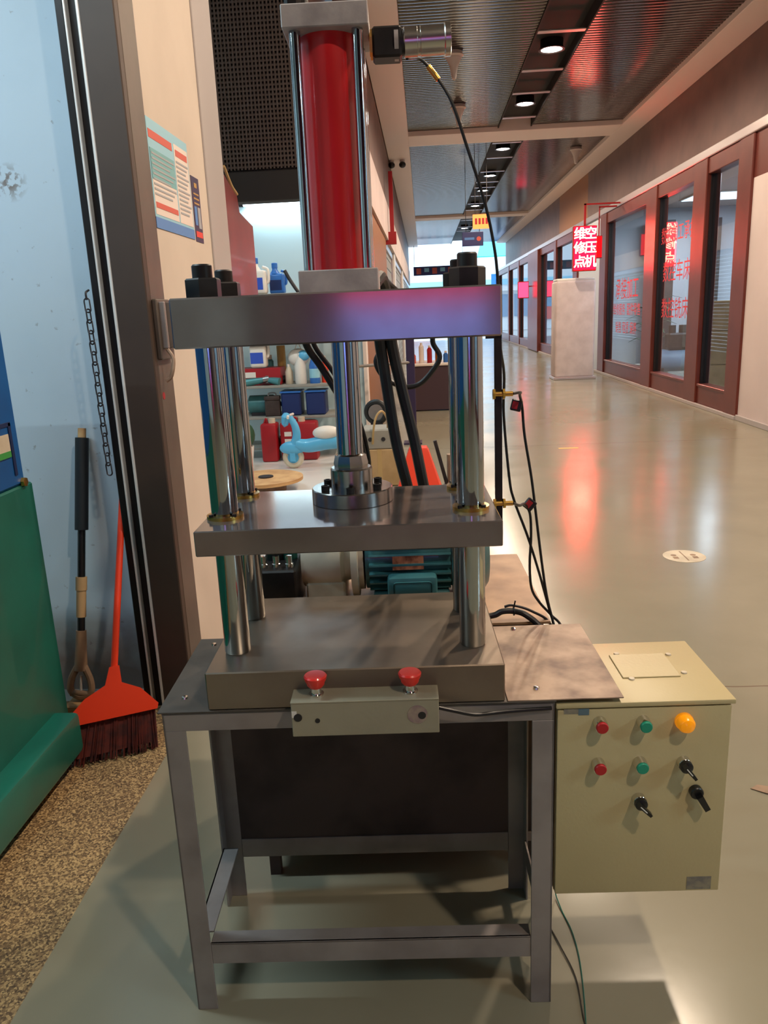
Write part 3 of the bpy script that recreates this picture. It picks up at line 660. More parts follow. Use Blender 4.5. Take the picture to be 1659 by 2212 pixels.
bottle('slim orange bottle beside the blue one on the middle shelf', -1.13, 8.85, .83, .30, .04, X['orange'], X['white_pl'])
bottle('small tan bottle at the left of the white bottle', -1.54, 8.85, .83, .22, .045, X['cream'], X['white_pl'])
for k, (x, lab) in enumerate(((-1.52, 'left dark blue bin under the middle shelf'), (-1.24, 'right dark blue bin under the middle shelf'))):
    t = thing('storage_bin', lab, 'bin', (x, 8.85, .48))
    part('tub', MB().box(x-.11, x+.11, 8.72, 9.0, .48, .74, .015), X['blue_bin'], t); part('rim', MB().box(x-.12, x+.12, 8.71, 9.01, .735, .755, .005), X['blue_pl'], t)
t = thing('carton', 'dark red carton with a white flap on the upper left of the shelf', 'box', (-1.98, 8.9, .83))
part('body', MB().box(-2.15, -1.62, 8.75, 9.1, .83, 1.02, .008), X['red_can'], t); part('flap', MB().box(-2.1, -1.9, 8.74, 8.75, .92, .98), X['white_pl'], t)
t = thing('storage_tube', 'ochre cardboard tube standing behind the tools on the middle shelf', 'tube', (-1.66, 9.1, .83))
part('body', MB().lathe((-1.66, 9.1, .83), (0,0,1), [(0, .05), (.42, .05), (.42, .044), (.40, .044)], 18), X['gold'], t); part('cap', MB().lathe((-1.66, 9.1, .81), (0,0,1), [(.02, .053), (.06, .053)], 18), X['dark_thing'], t)
t = thing('hanging_bag', 'white and sky-blue bag hanging under the upper shelf above the bottles', 'bag', (-1.42, 8.85, 1.0))
part('body', MB().ball((-1.42, 8.85, 1.12), .12, .07, .10, 16, 10), X['white_pl'], t); part('print', MB().ball((-1.36, 8.82, 1.14), .075, .06, .06, 14, 8), X['sky_pl'], t); part('loop', MB().tube([(-1.46, 8.85, 1.2), (-1.42, 8.85, 1.27), (-1.38, 8.85, 1.2)], .006, 6), X['white_pl'], t)
t = thing('spray_can', 'teal spray can standing left of the tan bottle on the middle shelf', 'can', (-1.80, 9.1, .83))
part('body', MB().lathe((-1.80, 9.1, .83), (0,0,1), [(0, .045), (.25, .045), (.28, .02)], 16), X['teal_tool'], t); part('cap', MB().lathe((-1.80, 9.1, 1.10), (0,0,1), [(0, .03), (.05, .028)], 14), X['white_pl'], t)
# tools heaped on the shelf
def angle_grinder(lab, x, y, z, m, rz):
    t = thing('power_tool', lab, 'tool', (x, y, z))
    d = Vector((math.cos(rz), math.sin(rz)*.3, .12)); o = Vector((x, y, z+.05))
    part('motor_body', MB().cyl(o-d*.12, o+d*.08, .045, 14, .035), m, t)
    part('gear_head', MB().cyl(o+d*.08, o+d*.15, .04, 12).cyl(o+d*.13-Vector((0,0,.04)), o+d*.13+Vector((0,0,.04)), .03, 12), X['steel_rail'], t)
    part('disc', MB().cyl(o+d*.13-Vector((0,0,.05)), o+d*.13-Vector((0,0,.044)), .06, 18), X['dark_thing'], t)
angle_grinder('teal hand grinder lying on the middle shelf at left', -1.9, 8.76, .83, X['teal_tool'], .3)
angle_grinder('teal drill lying on the middle shelf toward the bottles', -1.72, 8.76, .83, X['teal_tool'], 2.4)
angle_grinder('dark power tool on the middle shelf by the tan bottle', -1.63, 8.9, .83, X['dark_thing'], 1.0)
t = thing('motor_unit', 'teal electric motor on the lower shelf at left', 'motor', (-1.85, 8.9, .48))
part('body', MB().lathe((-2.05, 8.9, .60), (1,0,0), [(0, .06), (.03, .11), (.3, .11), (.34, .05), (.4, .02)], 20), X['teal'], t); part('foot', MB().box(-2.0, -1.75, 8.82, 8.98, .48, .52), X['dark_thing'], t)
t = thing('pump_unit', 'dark iron pump body on the lower shelf toward the right', 'pump', (-1.30, 8.9, .13))
part('body', MB().ball((-1.34, 8.78, .27), .12, .12, .14, 16, 10), X['dark_thing'], t); part('flange', MB().cyl((-1.34, 8.78, .36), (-1.34, 8.78, .42), .08, 16), X['steel_rail'], t)
t = thing('toolbox', 'dark brown toolbox on the lower shelf between the motor and the blue bins', 'toolbox', (-1.74, 8.74, .48))
part('body', MB().box(-1.82, -1.65, 8.715, 8.80, .48, .66, .008), X['tank'], t); part('lid', MB().box(-1.825, -1.645, 8.71, 8.805, .66, .71, .012, 2), X['tank'], t); part('handle', MB().tube([(-1.78, 8.757, .71), (-1.77, 8.757, .74), (-1.70, 8.757, .74), (-1.69, 8.757, .71)], .008, 8), X['steel_rail'], t)
t = thing('coil_of_wire', 'coil of brownish wire resting on the lowest shelf', 'coil', (-1.68, 8.85, .13))
for k in range(3): part('loop', MB().torus((-1.68, 8.85, .15+.03*k), (0,0,1), .12-.008*k, .015, 24, 6), X['wood_g'], t)
# on the floor: red cans, white bin, plant bag, scooter, round lid, boxes
for k, (x0, x1, y, lab) in enumerate(((-1.84, -1.66, 8.45, 'left dark red jerrycan on the white floor beside the scooter'), (-1.63, -1.22, 8.5, 'wide dark red can with white print behind the blue scooter'))):
    t = thing('jerrycan', lab, 'can', ((x0+x1)/2, y, .004))
    part('body', MB().box(x0, x1, y, y+.22, .004, .43, .025, 2), X['red_can'], t)
    part('cap', MB().cyl(((x0+x1)/2+.03, y+.1, .42), ((x0+x1)/2+.03, y+.1, .48), .04, 14), X['cream'], t, 'pale screw cap')
    part('handle', MB().tube([(x0+.03, y+.1, .42), (x0+.05, y+.1, .47), ((x0+x1)/2-.03, y+.1, .47), ((x0+x1)/2-.02, y+.1, .42)], .012, 8), X['red_can'], t)
    if k:
        for j in range(3): part('print', MB().box(x0+.05, x0+.13, y-.003, y, .12+j*.08, .17+j*.08), X['white_pl'], t)
t = thing('waste_bin', 'white bin with a dark green bag spilling over beside the red cans', 'bin', (-1.95, 8.0, .004))
part('tub', MB().lathe((-1.95, 8.0, .004), (0,0,1), [(0, .10), (.26, .13), (.26, .115), (.24, .11)], 20), X['white_pl'], t)
part('bag', MB().ball((-1.95, 8.0, .38), .15, .14, .16, 18, 10), X['plant'], t, 'dark green bag')
t = thing('toy_scooter', 'light blue toy scooter with a white seat on the white shop floor', 'scooter', (-1.2, 8.06, .004))
part('front_wheel', MB().torus((-1.42, 8.06, .119), (0,1,0), .085, .03, 28, 10).cyl((-1.42, 8.03, .119), (-1.42, 8.09, .119), .03, 12), X['cream'], t, 'pale tyre')
part('front_wheel_disc', MB().cyl((-1.42, 8.045, .119), (-1.42, 8.075, .119), .07, 20), X['sky_pl'], t)
part('rear_wheel', MB().torus((-.86, 8.06, .119), (0,1,0), .085, .03, 28, 10).cyl((-.86, 8.03, .119), (-.86, 8.09, .119), .03, 12), X['cream'], t)
part('fender', MB().ball((-1.42, 8.06, .22), .14, .06, .075, 18, 10), X['sky_pl'], t)
part('fork', MB().box(-1.45, -1.39, 8.015, 8.03, .08, .22, .005).box(-1.45, -1.39, 8.09, 8.105, .08, .22, .005), X['sky_pl'], t)
part('front_shield', MB().tube([(-1.41, 8.06, .22), (-1.37, 8.06, .34), (-1.38, 8.06, .45), (-1.43, 8.06, .55)], lambda u: .052-.02*u, 12), X['sky_pl'], t)
part('headlamp', MB().lathe((-1.48, 8.06, .50), (.25,0,1), [(-.06, 0), (-.03, .035), (.05, .05), (.09, .03), (.10, 0)], 16), X['sky_pl'], t)
part('handlebar', MB().tube([(-1.42, 7.90, .56), (-1.44, 8.0, .56), (-1.44, 8.12, .56), (-1.42, 8.22, .56)], .014, 10), X['white_pl'], t)
part('body', MB().tube([(-1.38, 8.06, .26), (-1.25, 8.06, .24), (-1.05, 8.06, .27), (-.85, 8.06, .27), (-.72, 8.06, .22)], lambda u: .06+.02*math.sin(PI*u), 14), X['sky_pl'], t)
part('seat', MB().ball((-1.05, 8.06, .37), .15, .09, .075, 20, 12), X['white_pl'], t, 'white rounded seat')
part('rear_panel', MB().ball((-.84, 8.06, .31), .13, .085, .06, 18, 10), X['white_pl'], t)
t = thing('cable_reel', 'tan round wooden reel end lying at the left of the white floor', 'reel', (-1.52, 7.0, .004))
part('top_disc', MB().lathe((-1.52, 7.0, .10), (0,0,1), [(0, .36), (.03, .36), (.035, .34), (.035, 0)], 32), X['wood'], t)
part('core', MB().cyl((-1.52, 7.0, .004), (-1.52, 7.0, .10), .2, 24), X['wood_g'], t)
part('centre_plate', MB().cyl((-1.5, 6.98, .135), (-1.5, 6.98, .145), .07, 18), X['dark_thing'], t)
t = thing('electric_box', 'grey box with two sockets on the beige carton behind the piston', 'box', (-.42, 7.1, .32))
part('body', MB().box(-.60, -.28, 7.05, 7.4, .345, .53, .012), X['grey_box'], t)
for xx in (-.52, -.40): part('socket', MB().cyl((xx, 7.045, .44), (xx, 7.05, .44), .02, 12), X['dark_thing'], t)
part('cord', MB().tube([(-.50, 7.05, .40), (-.48, 6.99, .55), (-.45, 6.99, .66), (-.40, 7.02, .70), (-.36, 7.1, .62), (-.36, 7.15, .53)], .010, 8), X['tan_cable'], t, 'tan looped cord')
t = thing('carton', 'beige carton on the floor under the grey socket box', 'box', (-.42, 7.2, 0))
part('body', MB().box(-.62, -.26, 7.04, 7.45, .005, .345, .006), X['carton'], t); part('tape', MB().box(-.46, -.42, 7.038, 7.452, .006, .347), X['tan_cable'], t)
t = thing('wheel_rim', 'dark round rim leaning behind the grey socket box', 'wheel', (-.52, 7.8, 0))
part('tyre', MB().torus((-.50, 7.8, .60), (.2,1,0), .10, .03, 28, 10), X['rubber'], t); part('hub', MB().cyl((-.50, 7.77, .60), (-.50, 7.83, .60), .08, 20), X['steel_rail'], t)
part('stand', MB().box(-.56, -.44, 7.75, 7.85, 0, .5), X['dark_thing'], t)
t = thing('traffic_cone', 'orange-red traffic cone with a pale band behind the hoses', 'cone', (-.045, 3.9, 0))
part('body', MB().lathe((-.045, 3.9, .03), (0,0,1), [(0, .44), (.84, .075), (.86, .06), (.86, 0)], 4, PI/4), X['orange'], t)
part('band', MB().lathe((-.045, 3.9, .80), (0,0,1), [(0, .097), (.05, .075)], 4, PI/4), X['poster'], t, 'pale reflective band')
part('base', MB().box(-.38, .29, 3.565, 4.235, 0, .035, .01), X['orange'], t)
t = thing('small_jack', 'small dark iron jack on the floor right of the cone', 'jack', (.15, 5.0, 0))
part('base', MB().box(.06, .26, 4.9, 5.1, 0, .05, .008), X['dark_thing'], t); part('ram', MB().lathe((.16, 5.0, .05), (0,0,1), [(0, .07), (.4, .06), (.42, .035), (.6, .035)], 18), X['wood_g'], t)
part('lever', MB().cyl((.16, 5.0, .3), (.05, 4.95, .75), .012, 8), X['dark_thing'], t)
# ------------------------------------------------------------------ steel jamb of the roller shutter, chain, latch, posters
t = thing('trim_shutter_jamb', None, None, (-1.1, 2.95, 0), kind='structure')
part('cover_plate', MB().box(-1.03, -.995, 2.90, 3.06, 0, 4.9, .004), X['jamb'], t)
part('front_plate', MB().box(-1.115, -.995, 2.86, 2.90, 0, 4.9, .004), X['jamb_dk'], t)
part('guide_channel', MB().box(-1.2, -1.11, 2.90, 3.06, 0, 4.9).box(-1.2, -1.172, 2.872, 2.91, 0, 4.9, .003), X['rail_dark'], t)
part('guide_lip', MB().box(-1.172, -1.164, 2.868, 2.90, 0, 4.9, .002), X['rail'], t, 'bright worn guide lip')
part('guide_lip', MB().box(-1.126, -1.114, 2.860, 2.90, 0, 4.9, .003), X['rail'], t, 'bright worn guide lip')
t = thing('hanging_chain', 'steel chain hanging down the left edge of the steel jamb', 'chain', (-1.211, 2.84, 1.0))
n = 17; z1, z0 = 1.645, 1.005; L = (z1-z0)/n
for k in range(n):
    zc = z0+L*(k+.5); hl = L*.66; r = .0105; xo = -1.211; yo = 2.845
    dx, dy = (1, 0) if k % 2 == 0 else (.35, .94)
    pts = []
    for j in range(12):
        a = 2*PI*j/12; c_ = math.cos(a)*r; s_ = math.sin(a)*r+(hl-r if math.sin(a) > 0 else -(hl-r))
        pts.append((xo+dx*c_, yo+dy*c_, zc+s_))
    pts.append(pts[0])
    part('link', MB().tube(pts, .0028, 6, 1), X['dark_thing'], t)
part('hook', MB().tube([(-1.211, 2.845, 1.645), (-1.211, 2.845, 1.67), (-1.21, 2.87, 1.68)], .004, 6), X['dark_thing'], t)
t = thing('shutter_latch', 'worn steel latch box on the jamb beside the upper plate', 'latch', (-.985, 2.98, 1.5))
part('latch_plate', MB().box(-.995, -.975, 2.90, 3.05, 1.42, 1.64, .004), X['jamb'], t)
part('bolt_channel', MB().box(-.977, -.955, 2.92, 2.94, 1.46, 1.63, .003).box(-.977, -.955, 3.0, 3.02, 1.46, 1.63, .003), X['bench'], t)
part('paint_blot', MB().cyl((-.995, 2.925, 1.285), (-.9938, 2.925, 1.285), .014, 14), X['red_can'], t, 'red paint blot')
part('hasp', MB().tube([(-.965, 2.93, 1.46), (-.945, 2.93, 1.42), (-.955, 2.92, 1.36), (-.975, 2.91, 1.34)], .008, 8), X['rust'], t, 'rusty hasp')
# posters on the beige pier
def on_pier(y0, y1, z0, z1, d): return MB().box(-1.0, -1.0+d, y0, y1, z0, z1)
t = thing('poster', 'sky-blue bordered notice with two columns of print on the beige pier', 'poster', (-1.0, 3.35, 1.9))
part('sheet', on_pier(3.07, 3.58, 1.905, 2.295, .002), X['poster_b'], t)
part('panel', on_pier(3.08, 3.37, 1.955, 2.19, .003), X['poster'], t); part('panel', on_pier(3.385, 3.57, 1.955, 2.26, .003), X['poster'], t)
part('heading', on_pier(3.08, 3.36, 2.225, 2.255, .003), X['ink_r'], t); part('heading', on_pier(3.40, 3.56, 2.215, 2.24, .004), X['ink_r'], t)
part('tint_block', on_pier(3.08, 3.37, 2.08, 2.19, .0035), X['ink_t'], t)
for k in range(9): part('print_line', on_pier(3.09, 3.36-.03*(k % 3), 2.17-k*.018, 2.177-k*.018, .0045), X['ink_g'], t)
for k in range(12): part('print_line', on_pier(3.40, 3.56-.02*(k % 3), 2.19-k*.018, 2.197-k*.018, .0045), X['ink_g'], t)
part('print_line', on_pier(3.09, 3.36, 1.98, 2.0, .0045), X['ink_r'], t); part('foot_band', on_pier(3.07, 3.58, 1.905, 1.945, .003), X['ink_b'], t)
t = thing('poster', 'narrow dark purple poster beside the blue notice on the pier', 'poster', (-1.0, 3.65, 1.9))
part('sheet', on_pier(3.60, 3.72, 1.90, 2.175, .002), X['purple'], t)
part('emblem', on_pier(3.64, 3.68, 2.13, 2.15, .003), X['gold'], t)
for k in range(3): part('print_line', on_pier(3.62, 3.70, 2.10-k*.02, 2.107-k*.02, .003), X['gold'], t)
part('picture', on_pier(3.615, 3.65, 1.97, 2.05, .003), X['ink_b'], t); part('picture', on_pier(3.665, 3.705, 1.96, 2.05, .003), X['ink_g'], t); part('foot_print', on_pier(3.61, 3.71, 1.92, 1.945, .003), X['orange'], t)

# ------------------------------------------------------------------ blue and green machine at the left edge
t = thing('machine_cabinet', 'tall machine at the left edge, blue above and dark green below', 'machine', (-1.6, 1.5, 0))
part('lower_body', MB().box(-2.1, -1.36, .2, 2.55, .16, 1.045, .006), X['green_m'], t)
part('upper_body', MB().box(-2.1, -1.362, .2, 2.51, 1.045, 1.62, .01), X['blue_m'], t)
part('base_plinth', MB().box(-2.15, -1.275, .1, 2.47, .06, .215, .02, 2), X['green_m'], t)
for xx in (-1.40, -2.0):
    for yy in (.3, 2.30): part('wood_block', MB().box(xx-.06, xx+.06, yy-.06, yy+.06, 0, .06), X['wood'], t)
part('door_seam', MB().box(-1.362, -1.358, 2.448, 2.464, 1.085, 1.26, .001).box(-1.362, -1.358, 2.0, 2.464, 1.248, 1.262, .001), X['blue_dk'], t)
part('rating_label', MB().box(-1.361, -1.3575, 2.15, 2.44, 1.165, 1.225), X['cream'], t); part('label_strip', MB().box(-1.361, -1.357, 2.15, 2.44, 1.15, 1.17), mat('label_green', (60,150,70), .5), t)
part('bolt', MB().lathe((-1.362, 2.49, 1.055), (1,0,0), [(0, .016), (.012, .016), (.014, 0)], 6), X['brass'], t)
# wooden batten, spade and broom leaning on the blue-white wall
solo('wood_block', MB().box(-1.48, -1.38, 2.74, 2.82, 0, .085, .004), X['wood'], 'pale wooden block under the spade handle by the green plinth', 'block', (-1.45, 2.74, 0))
t = thing('spade', 'upside-down spade with black rubber sleeve and wooden D-grip leaning on the wall', 'spade', (-1.45, 2.76, .1))
A = Vector((-1.428, 2.79, .103)); B = Vector((-1.374, 3.02, 1.16))
def sp(u): return A+(B-A)*u
gx = Vector((1, 0, -.1)).normalized(); gz = (B-A).normalized()
part('grip_ring', MB().tube([sp(.135), sp(.10)+gx*.022, sp(.06)+gx*.040, sp(.02)+gx*.040, sp(0), sp(.02)-gx*.040, sp(.06)-gx*.040, sp(.10)-gx*.022, sp(.135)], .014, 10), X['wood_g'], t, 'worn wooden D-shaped grip')
part('grip_bar', MB().cyl(sp(.012)-gx*.04, sp(.012)+gx*.04, .014, 12), X['wood_g'], t)
part('rivet', MB().cyl(sp(.02), sp(.08), .006, 8), X['rail'], t)
part('handle', MB().tube([sp(.10), sp(.16), sp(.25)], lambda u: .026-.006*u, 14), X['wood_g'], t)
part('shaft', MB().cyl(sp(.25), sp(.80), .015, 14), X['black_pl'], t, 'glossy dark shaft')
part('tape_wrap', MB().cyl(sp(.30), sp(.40), .019, 14).cyl(sp(.40), sp(.45), .022, 14), X['carton'], t, 'tan tape wrapping')
part('sleeve', MB().cyl(sp(.625), sp(.965), .026, 16), X['grip'], t, 'black ribbed rubber sleeve')
part('tip', MB().cyl(sp(.965), sp(1.0), .016, 12), X['wood'], t)
t = thing('broom', 'orange-red broom with a fan head and dark red bristles', 'broom', (-1.28, 2.65, 0))
C0 = Vector((-1.209, 2.62, .237)); C1 = Vector((-1.216, 3.03, 1.06))
part('handle', MB().cyl(C0, C1, .013, 14), X['orange'], t)
part('hand_cap', MB().ball(C1, .014, .014, .02, 12, 8), X['orange'], t)
wv = Vector((.90, .43, .0)).normalized(); up = (C1-C0).normalized(); fw = wv.cross(up).normalized()
prof = [(.20, -.012), (.13, .035), (.05, .09), (.0, .135)]
mb = MB()
def fan(o, rows, th):
    rings = []
    for (h, hw) in rows:
        c = o+up*h; rings.append([c-wv*hw-fw*th(h), c-fw*th(h)*1.15, c+wv*hw-fw*th(h), c+wv*hw+fw*th(h), c+fw*th(h)*1.15, c-wv*hw+fw*th(h)])
    b = MB(); R = [[b.b.verts.new(p) for p in r] for r in rings]
    for P, Q in zip(R, R[1:]):
        for i in range(6):
            j = (i+1) % 6; b.b.faces.new((P[i], P[j], Q[j], Q[i]))
    b.b.faces.new(R[0][::-1]); b.b.faces.new(R[-1]); return b
HO = C0+up*(-.12)
part('head', fan(HO, [(0, .165), (.02, .168), (.09, .10), (.125, .03), (.19, .018)], lambda h: .03-.07*h), X['orange'], t)
mb = MB()
for k in range(150):
    u = random.uniform(-1, 1); v = random.uniform(-1, 1)
    p0 = HO+wv*u*.155+fw*v*.022+up*.004; p1 = HO-up*.145+wv*u*.175+fw*v*.03+Vector((random.uniform(-.006,.006), random.uniform(-.006,.006), random.uniform(-.008,.008)))
    if p1.z < .003: p1.z = .003
    mb.cyl(p0, p1, .0035, 4, .0025)
part('bristles', mb, X['bristle'], t, kind='stuff')
part('bristle_core', fan(HO-up*.12, [(0, .16), (.12, .15)], lambda h: .016), X['bristle'], t)

# ------------------------------------------------------------------ welded bench under the press  (machine frame: M=True)
bn = thing('workbench', 'welded angle-steel bench carrying the hydraulic press', 'bench', (-.11, 1.64, 0), True)
X0, X1, Y0, Y1 = -.520, .297, 1.456, 1.825
def angle_leg(x, y, sx, sy, z1=.72):   # L-section: flange facing front and flange facing the side
    a = .046; th = .005; mb = MB()
    xa, xb = sorted((x, x+sx*a)); mb.box(xa, xb, *sorted((y, y+sy*th)), 0, z1, .001)
    ya, yb = sorted((y, y+sy*a)); mb.box(*sorted((x, x+sx*th)), ya, yb, 0, z1, .001); return mb
for (x, y, sx, sy) in ((X0, Y0, 1, 1), (X1, Y0, -1, 1), (X0, Y1, 1, -1), (X1, Y1, -1, -1)):
    part('leg', angle_leg(x, y, sx, sy), X['bench'], bn)
part('front_rail', MB().box(X0, X1, Y0, Y0+.005, .72, .763, .001).box(X0, X1, Y0, Y0+.046, .758, .763), X['bench'], bn)
part('rear_rail', MB().box(X0, X1, Y1-.005, Y1, .72, .763, .001), X['bench'], bn)
part('side_rail', MB().box(X0, X0+.005, Y0, Y1, .72, .763, .001), X['bench'], bn); part('side_rail', MB().box(X1-.005, X1, Y0, Y1, .72, .763, .001), X['bench'], bn)
part('front_brace', MB().box(X0+.046, X1-.046, Y0+.002, Y0+.007, .126, .182, .001).box(X0+.046, X1-.046, Y0+.002, Y0+.04, .177, .182, .001), X['bench'], bn)
part('rear_brace', MB().box(X0+.046, X1-.046, Y1-.007, Y1-.002, .126, .182, .001), X['bench'], bn)
part('side_brace', MB().box(X0+.004, X0+.009, Y0+.04, Y1-.04, .126, .182, .001).box(X0+.004, X0+.045, Y0+.04, Y1-.04, .177, .182, .001), X['bench'], bn)
part('side_brace', MB().box(X1-.009, X1-.004, Y0+.04, Y1-.04, .126, .182, .001), X['bench'], bn)
part('rear_panel', MB().box(X0+.046, X1-.046, Y1-.004, Y1-.001, .182, .72), X['tank'], bn, 'dark stained rear panel')
part('top_sheet', MB().box(X0-.008, .30, Y0-.004, Y1+.005, .763, .767, .001), X['sheet'], bn)
for (x, y) in ((-.485, 1.513), (-.485, 1.79)): part('screw', MB().lathe((x, y, .767), (0,0,1), [(0, .007), (.004, .006), (.005, 0)], 12), X['silver_pl'], bn)
solo('side_shelf', MB().box(.20, .4375, 1.452, 1.842, .767, .770, .0008), X['rust'], 'brown rust-stained steel sheet bridging the bench and the beige cabinet', 'sheet', (.32, 1.65, .767), True)
for k, (x, y, lb) in enumerate(((.265, 1.818, 'bright screw at the rear of the rust-stained sheet'), (.267, 1.501, 'bright screw at the front of the rust-stained sheet'))):
    solo('screw', MB().lathe((x, y, .770), (0,0,1), [(0, .007), (.004, .006), (.005, 0)], 12), X['silver_pl'], lb, 'screw', (x, y, .77), True)

# ------------------------------------------------------------------ hydraulic press
pr = thing('hydraulic_press', 'four-column hydraulic press with a red cylinder and steel plates', 'press', (-.111, 1.66, .767), True)
part('base_plate', MB().box(-.421, .195, 1.455, 1.885, .767, .851, .0025), X['base'], pr)
part('moving_plate', MB().box(-.413, .1925, 1.455, 1.80, 1.101, 1.153, .002), X['plate'], pr)
part('upper_plate', MB().box(-.413, .1925, 1.455, 1.82, 1.503, 1.594, .003), X['plate'], pr)
CX = (-.372, .140); CY = (1.563, 1.760)
for y in CY:
    for x in CX:
        part('column', MB().lathe((x, y, .851), (0,0,1), [(0, .026), (.004, .028), (.68, .028)], 40), X['chrome'], pr)
        bu = part('guide_bushing', MB().lathe((x, y, 1.153), (0,0,1), [(0, .038), (.007, .038), (.008, .029)], 32), X['brass'], pr, 'brass guide bushing')
        for k in range(4):
            a = PI/4+k*PI/2; px, py = x+.034*math.cos(a), y+.034*math.sin(a)
            part('bushing_bolt', MB().lathe((px, py, 1.159), (0,0,1), [(0, .005), (.006, .005), (.006, 0)], 6), X['black_ox'], bu)
        part('column_nut', MB().lathe((x, y, 1.594), (0,0,1), [(0, .034), (.003, .0355), (.035, .0355), (.038, .032), (.038, .017)], 6, PI/6 if x < 0 else 0), X['black_ox'], pr, 'large black hexagon nut')
        part('stud_end', MB().lathe((x, y, 1.625), (0,0,1), [(0, .0195), (.030, .0195), (.033, .017), (.033, 0)], 24), X['black_ox'], pr)
CC = (-.111, 1.675)
part('lower_flange', MB().box(-.190, -.032, 1.596, 1.754, 1.594, 1.640, .002), X['cast'], pr)
part('cylinder_tube', MB().lathe((*CC, 1.640), (0,0,1), [(0, .0575), (.43, .0575)], 48), X['red_paint'], pr, 'glossy red painted tube')
part('upper_flange', MB().box(-.191, -.031, 1.595, 1.755, 2.066, 2.106, .002), X['cast'], pr)
for sx in (-1, 1):
    for sy in (-1, 1):
        part('tie_rod', MB().cyl((CC[0]+sx*.0585, CC[1]+sy*.0585, 1.640), (CC[0]+sx*.0585, CC[1]+sy*.0585, 2.066), .0105, 20), X['chrome'], pr)
        part('tie_rod_nut', MB().lathe((CC[0]+sx*.0585, CC[1]+sy*.0585, 2.106), (0,0,1), [(0, .016), (.014, .016), (.014, 0)], 6), X['black_ox'], pr)
PC = (-.111, 1.655)
part('piston_rod', MB().lathe((*CC, 1.25), (0,0,1), [(0, .0285), (.26, .0285)], 40), X['chrome'], pr)
part('rod_neck', MB().lathe((*CC, 1.226), (0,0,1), [(0, .036), (.012, .038), (.03, .034), (.034, .029)], 8), X['turned'], pr)
part('coupling', MB().lathe((*CC, 1.180), (0,0,1), [(0, .046), (.046, .046), (.049, .043), (.049, .03)], 40), X['turned'], pr)
fl = part('rod_flange', MB().lathe((*CC, 1.153), (0,0,1), [(0, .087), (.001, .089), (.030, .089), (.032, .087), (.032, .04)], 48), X['turned'], pr)
for k in range(6):
    a = PI/6+k*PI/3; x, y = CC[0]+.065*math.cos(a), CC[1]+.065*math.sin(a)
    part('cap_screw', MB().lathe((x, y, 1.185), (0,0,1), [(0, .009), (.010, .009), (.0105, .0055), (.005, .0055), (.005, 0)], 14), X['black_ox'], fl, 'black socket cap screw')
# valve and pressure sensor on the upper flange
part('port_fitting', MB().cyl((-.0315, 1.675, 2.055), (-.030, 1.675, 2.055), .020, 6).cyl((-.030, 1.675, 2.055), (-.026, 1.675, 2.055), .026, 6), X['brass'], pr, 'brass port fitting')
part('valve_block', MB().box(-.026, .030, 1.65, 1.70, 2.026, 2.080, .004), X['black_ox'], pr, 'black valve block')
part('valve_collar', MB().cyl((.016, 1.675, 2.055), (.024, 1.675, 2.055), .030, 28), X['cast'], pr)
part('sensor_neck', MB().cyl((.024, 1.675, 2.055), (.034, 1.675, 2.056), .024, 24), X['black_pl'], pr)
part('sensor_body', MB().lathe((.034, 1.675, 2.056), (1,0,.02), [(0, .025), (.002, .027), (.026, .027), (.027, .0255), (.032, .0255), (.033, .027), (.078, .027), (.080, .029), (.090, .029), (.091, .025), (.091, 0)], 36), X['gauge'], pr, 'shiny nickel sensor body')
# limit-switch bar with two brass sensors, right of the plates
part('sensor_bar', MB().box(.208, .224, 1.70, 1.71, 1.06, 1.50, .001).box(.19, .224, 1.70, 1.71, 1.49, 1.503), X['black_ox'], pr)
for (z, y) in ((1.372, 1.705), (1.128, 1.705)):
    s = part('proximity_sensor', MB().cyl((.203, y-.012, z), (.246, y-.012, z), .0055, 14), X['brass'], pr, 'brass threaded proximity sensor')
    part('lock_nut', MB().cyl((.203, y-.012, z), (.208, y-.012, z), .012, 6).cyl((.224, y-.012, z), (.229, y-.012, z), .012, 6), X['brass'], s)

# ------------------------------------------------------------------ two-hand button box
bb = thing('button_box', 'grey folded-steel box with two red mushroom buttons on the bench edge', 'control box', (-.09, 1.43, .733), True)
part('housing', MB().box(-.239, .056, 1.398, 1.4555, .733, .808, .0015), X['box'], bb)
part('lid_edge', MB().box(-.2395, .0565, 1.397, 1.4555, .806, .8095, .0008), X['box'], bb)
for x in (-.190, .0005):
    b_ = part('mushroom_button', MB().lathe((x, 1.43, .826), (0,0,1), [(0, .013), (.006, .018), (.010, .0185), (.018, .0225), (.024, .0235), (.027, .021), (.028, 0)], 32), X['red_btn'], bb)
    part('stem', MB().lathe((x, 1.43, .8095), (0,0,1), [(0, .0155), (.003, .0155), (.004, .011), (.018, .011)], 24), X['silver_pl'], b_, 'chrome button stem')
for (x, z, r) in ((-.226, .776, .0085), (-.187, .768, .005), (.022, .773, .008)):
    part('hole', MB().cyl((x, 1.3968, z), (x, 1.3985, z), r, 16), X['grille_bk'], bb)
part('weld_spot', MB().cyl((.013, 1.3972, .775), (.013, 1.3982, .775), .020, 18), mat('heat_tint', (150,124,140), .3, .7, (176,160,150), 40), bb)
part('bright_chip', MB().box(-.238, -.228, 1.3972, 1.398, .776, .79), X['rail'], bb)
solo('control_cable', MB().tube([(.057, 1.43, .771), (.09, 1.43, .762), (.13, 1.435, .750), (.17, 1.445, .747), (.22, 1.45, .748), (.29, 1.452, .750)], .004, 8), X['cable'], 'black cable running from the button box to the beige cabinet', 'cable', (.17, 1.44, .75), True)

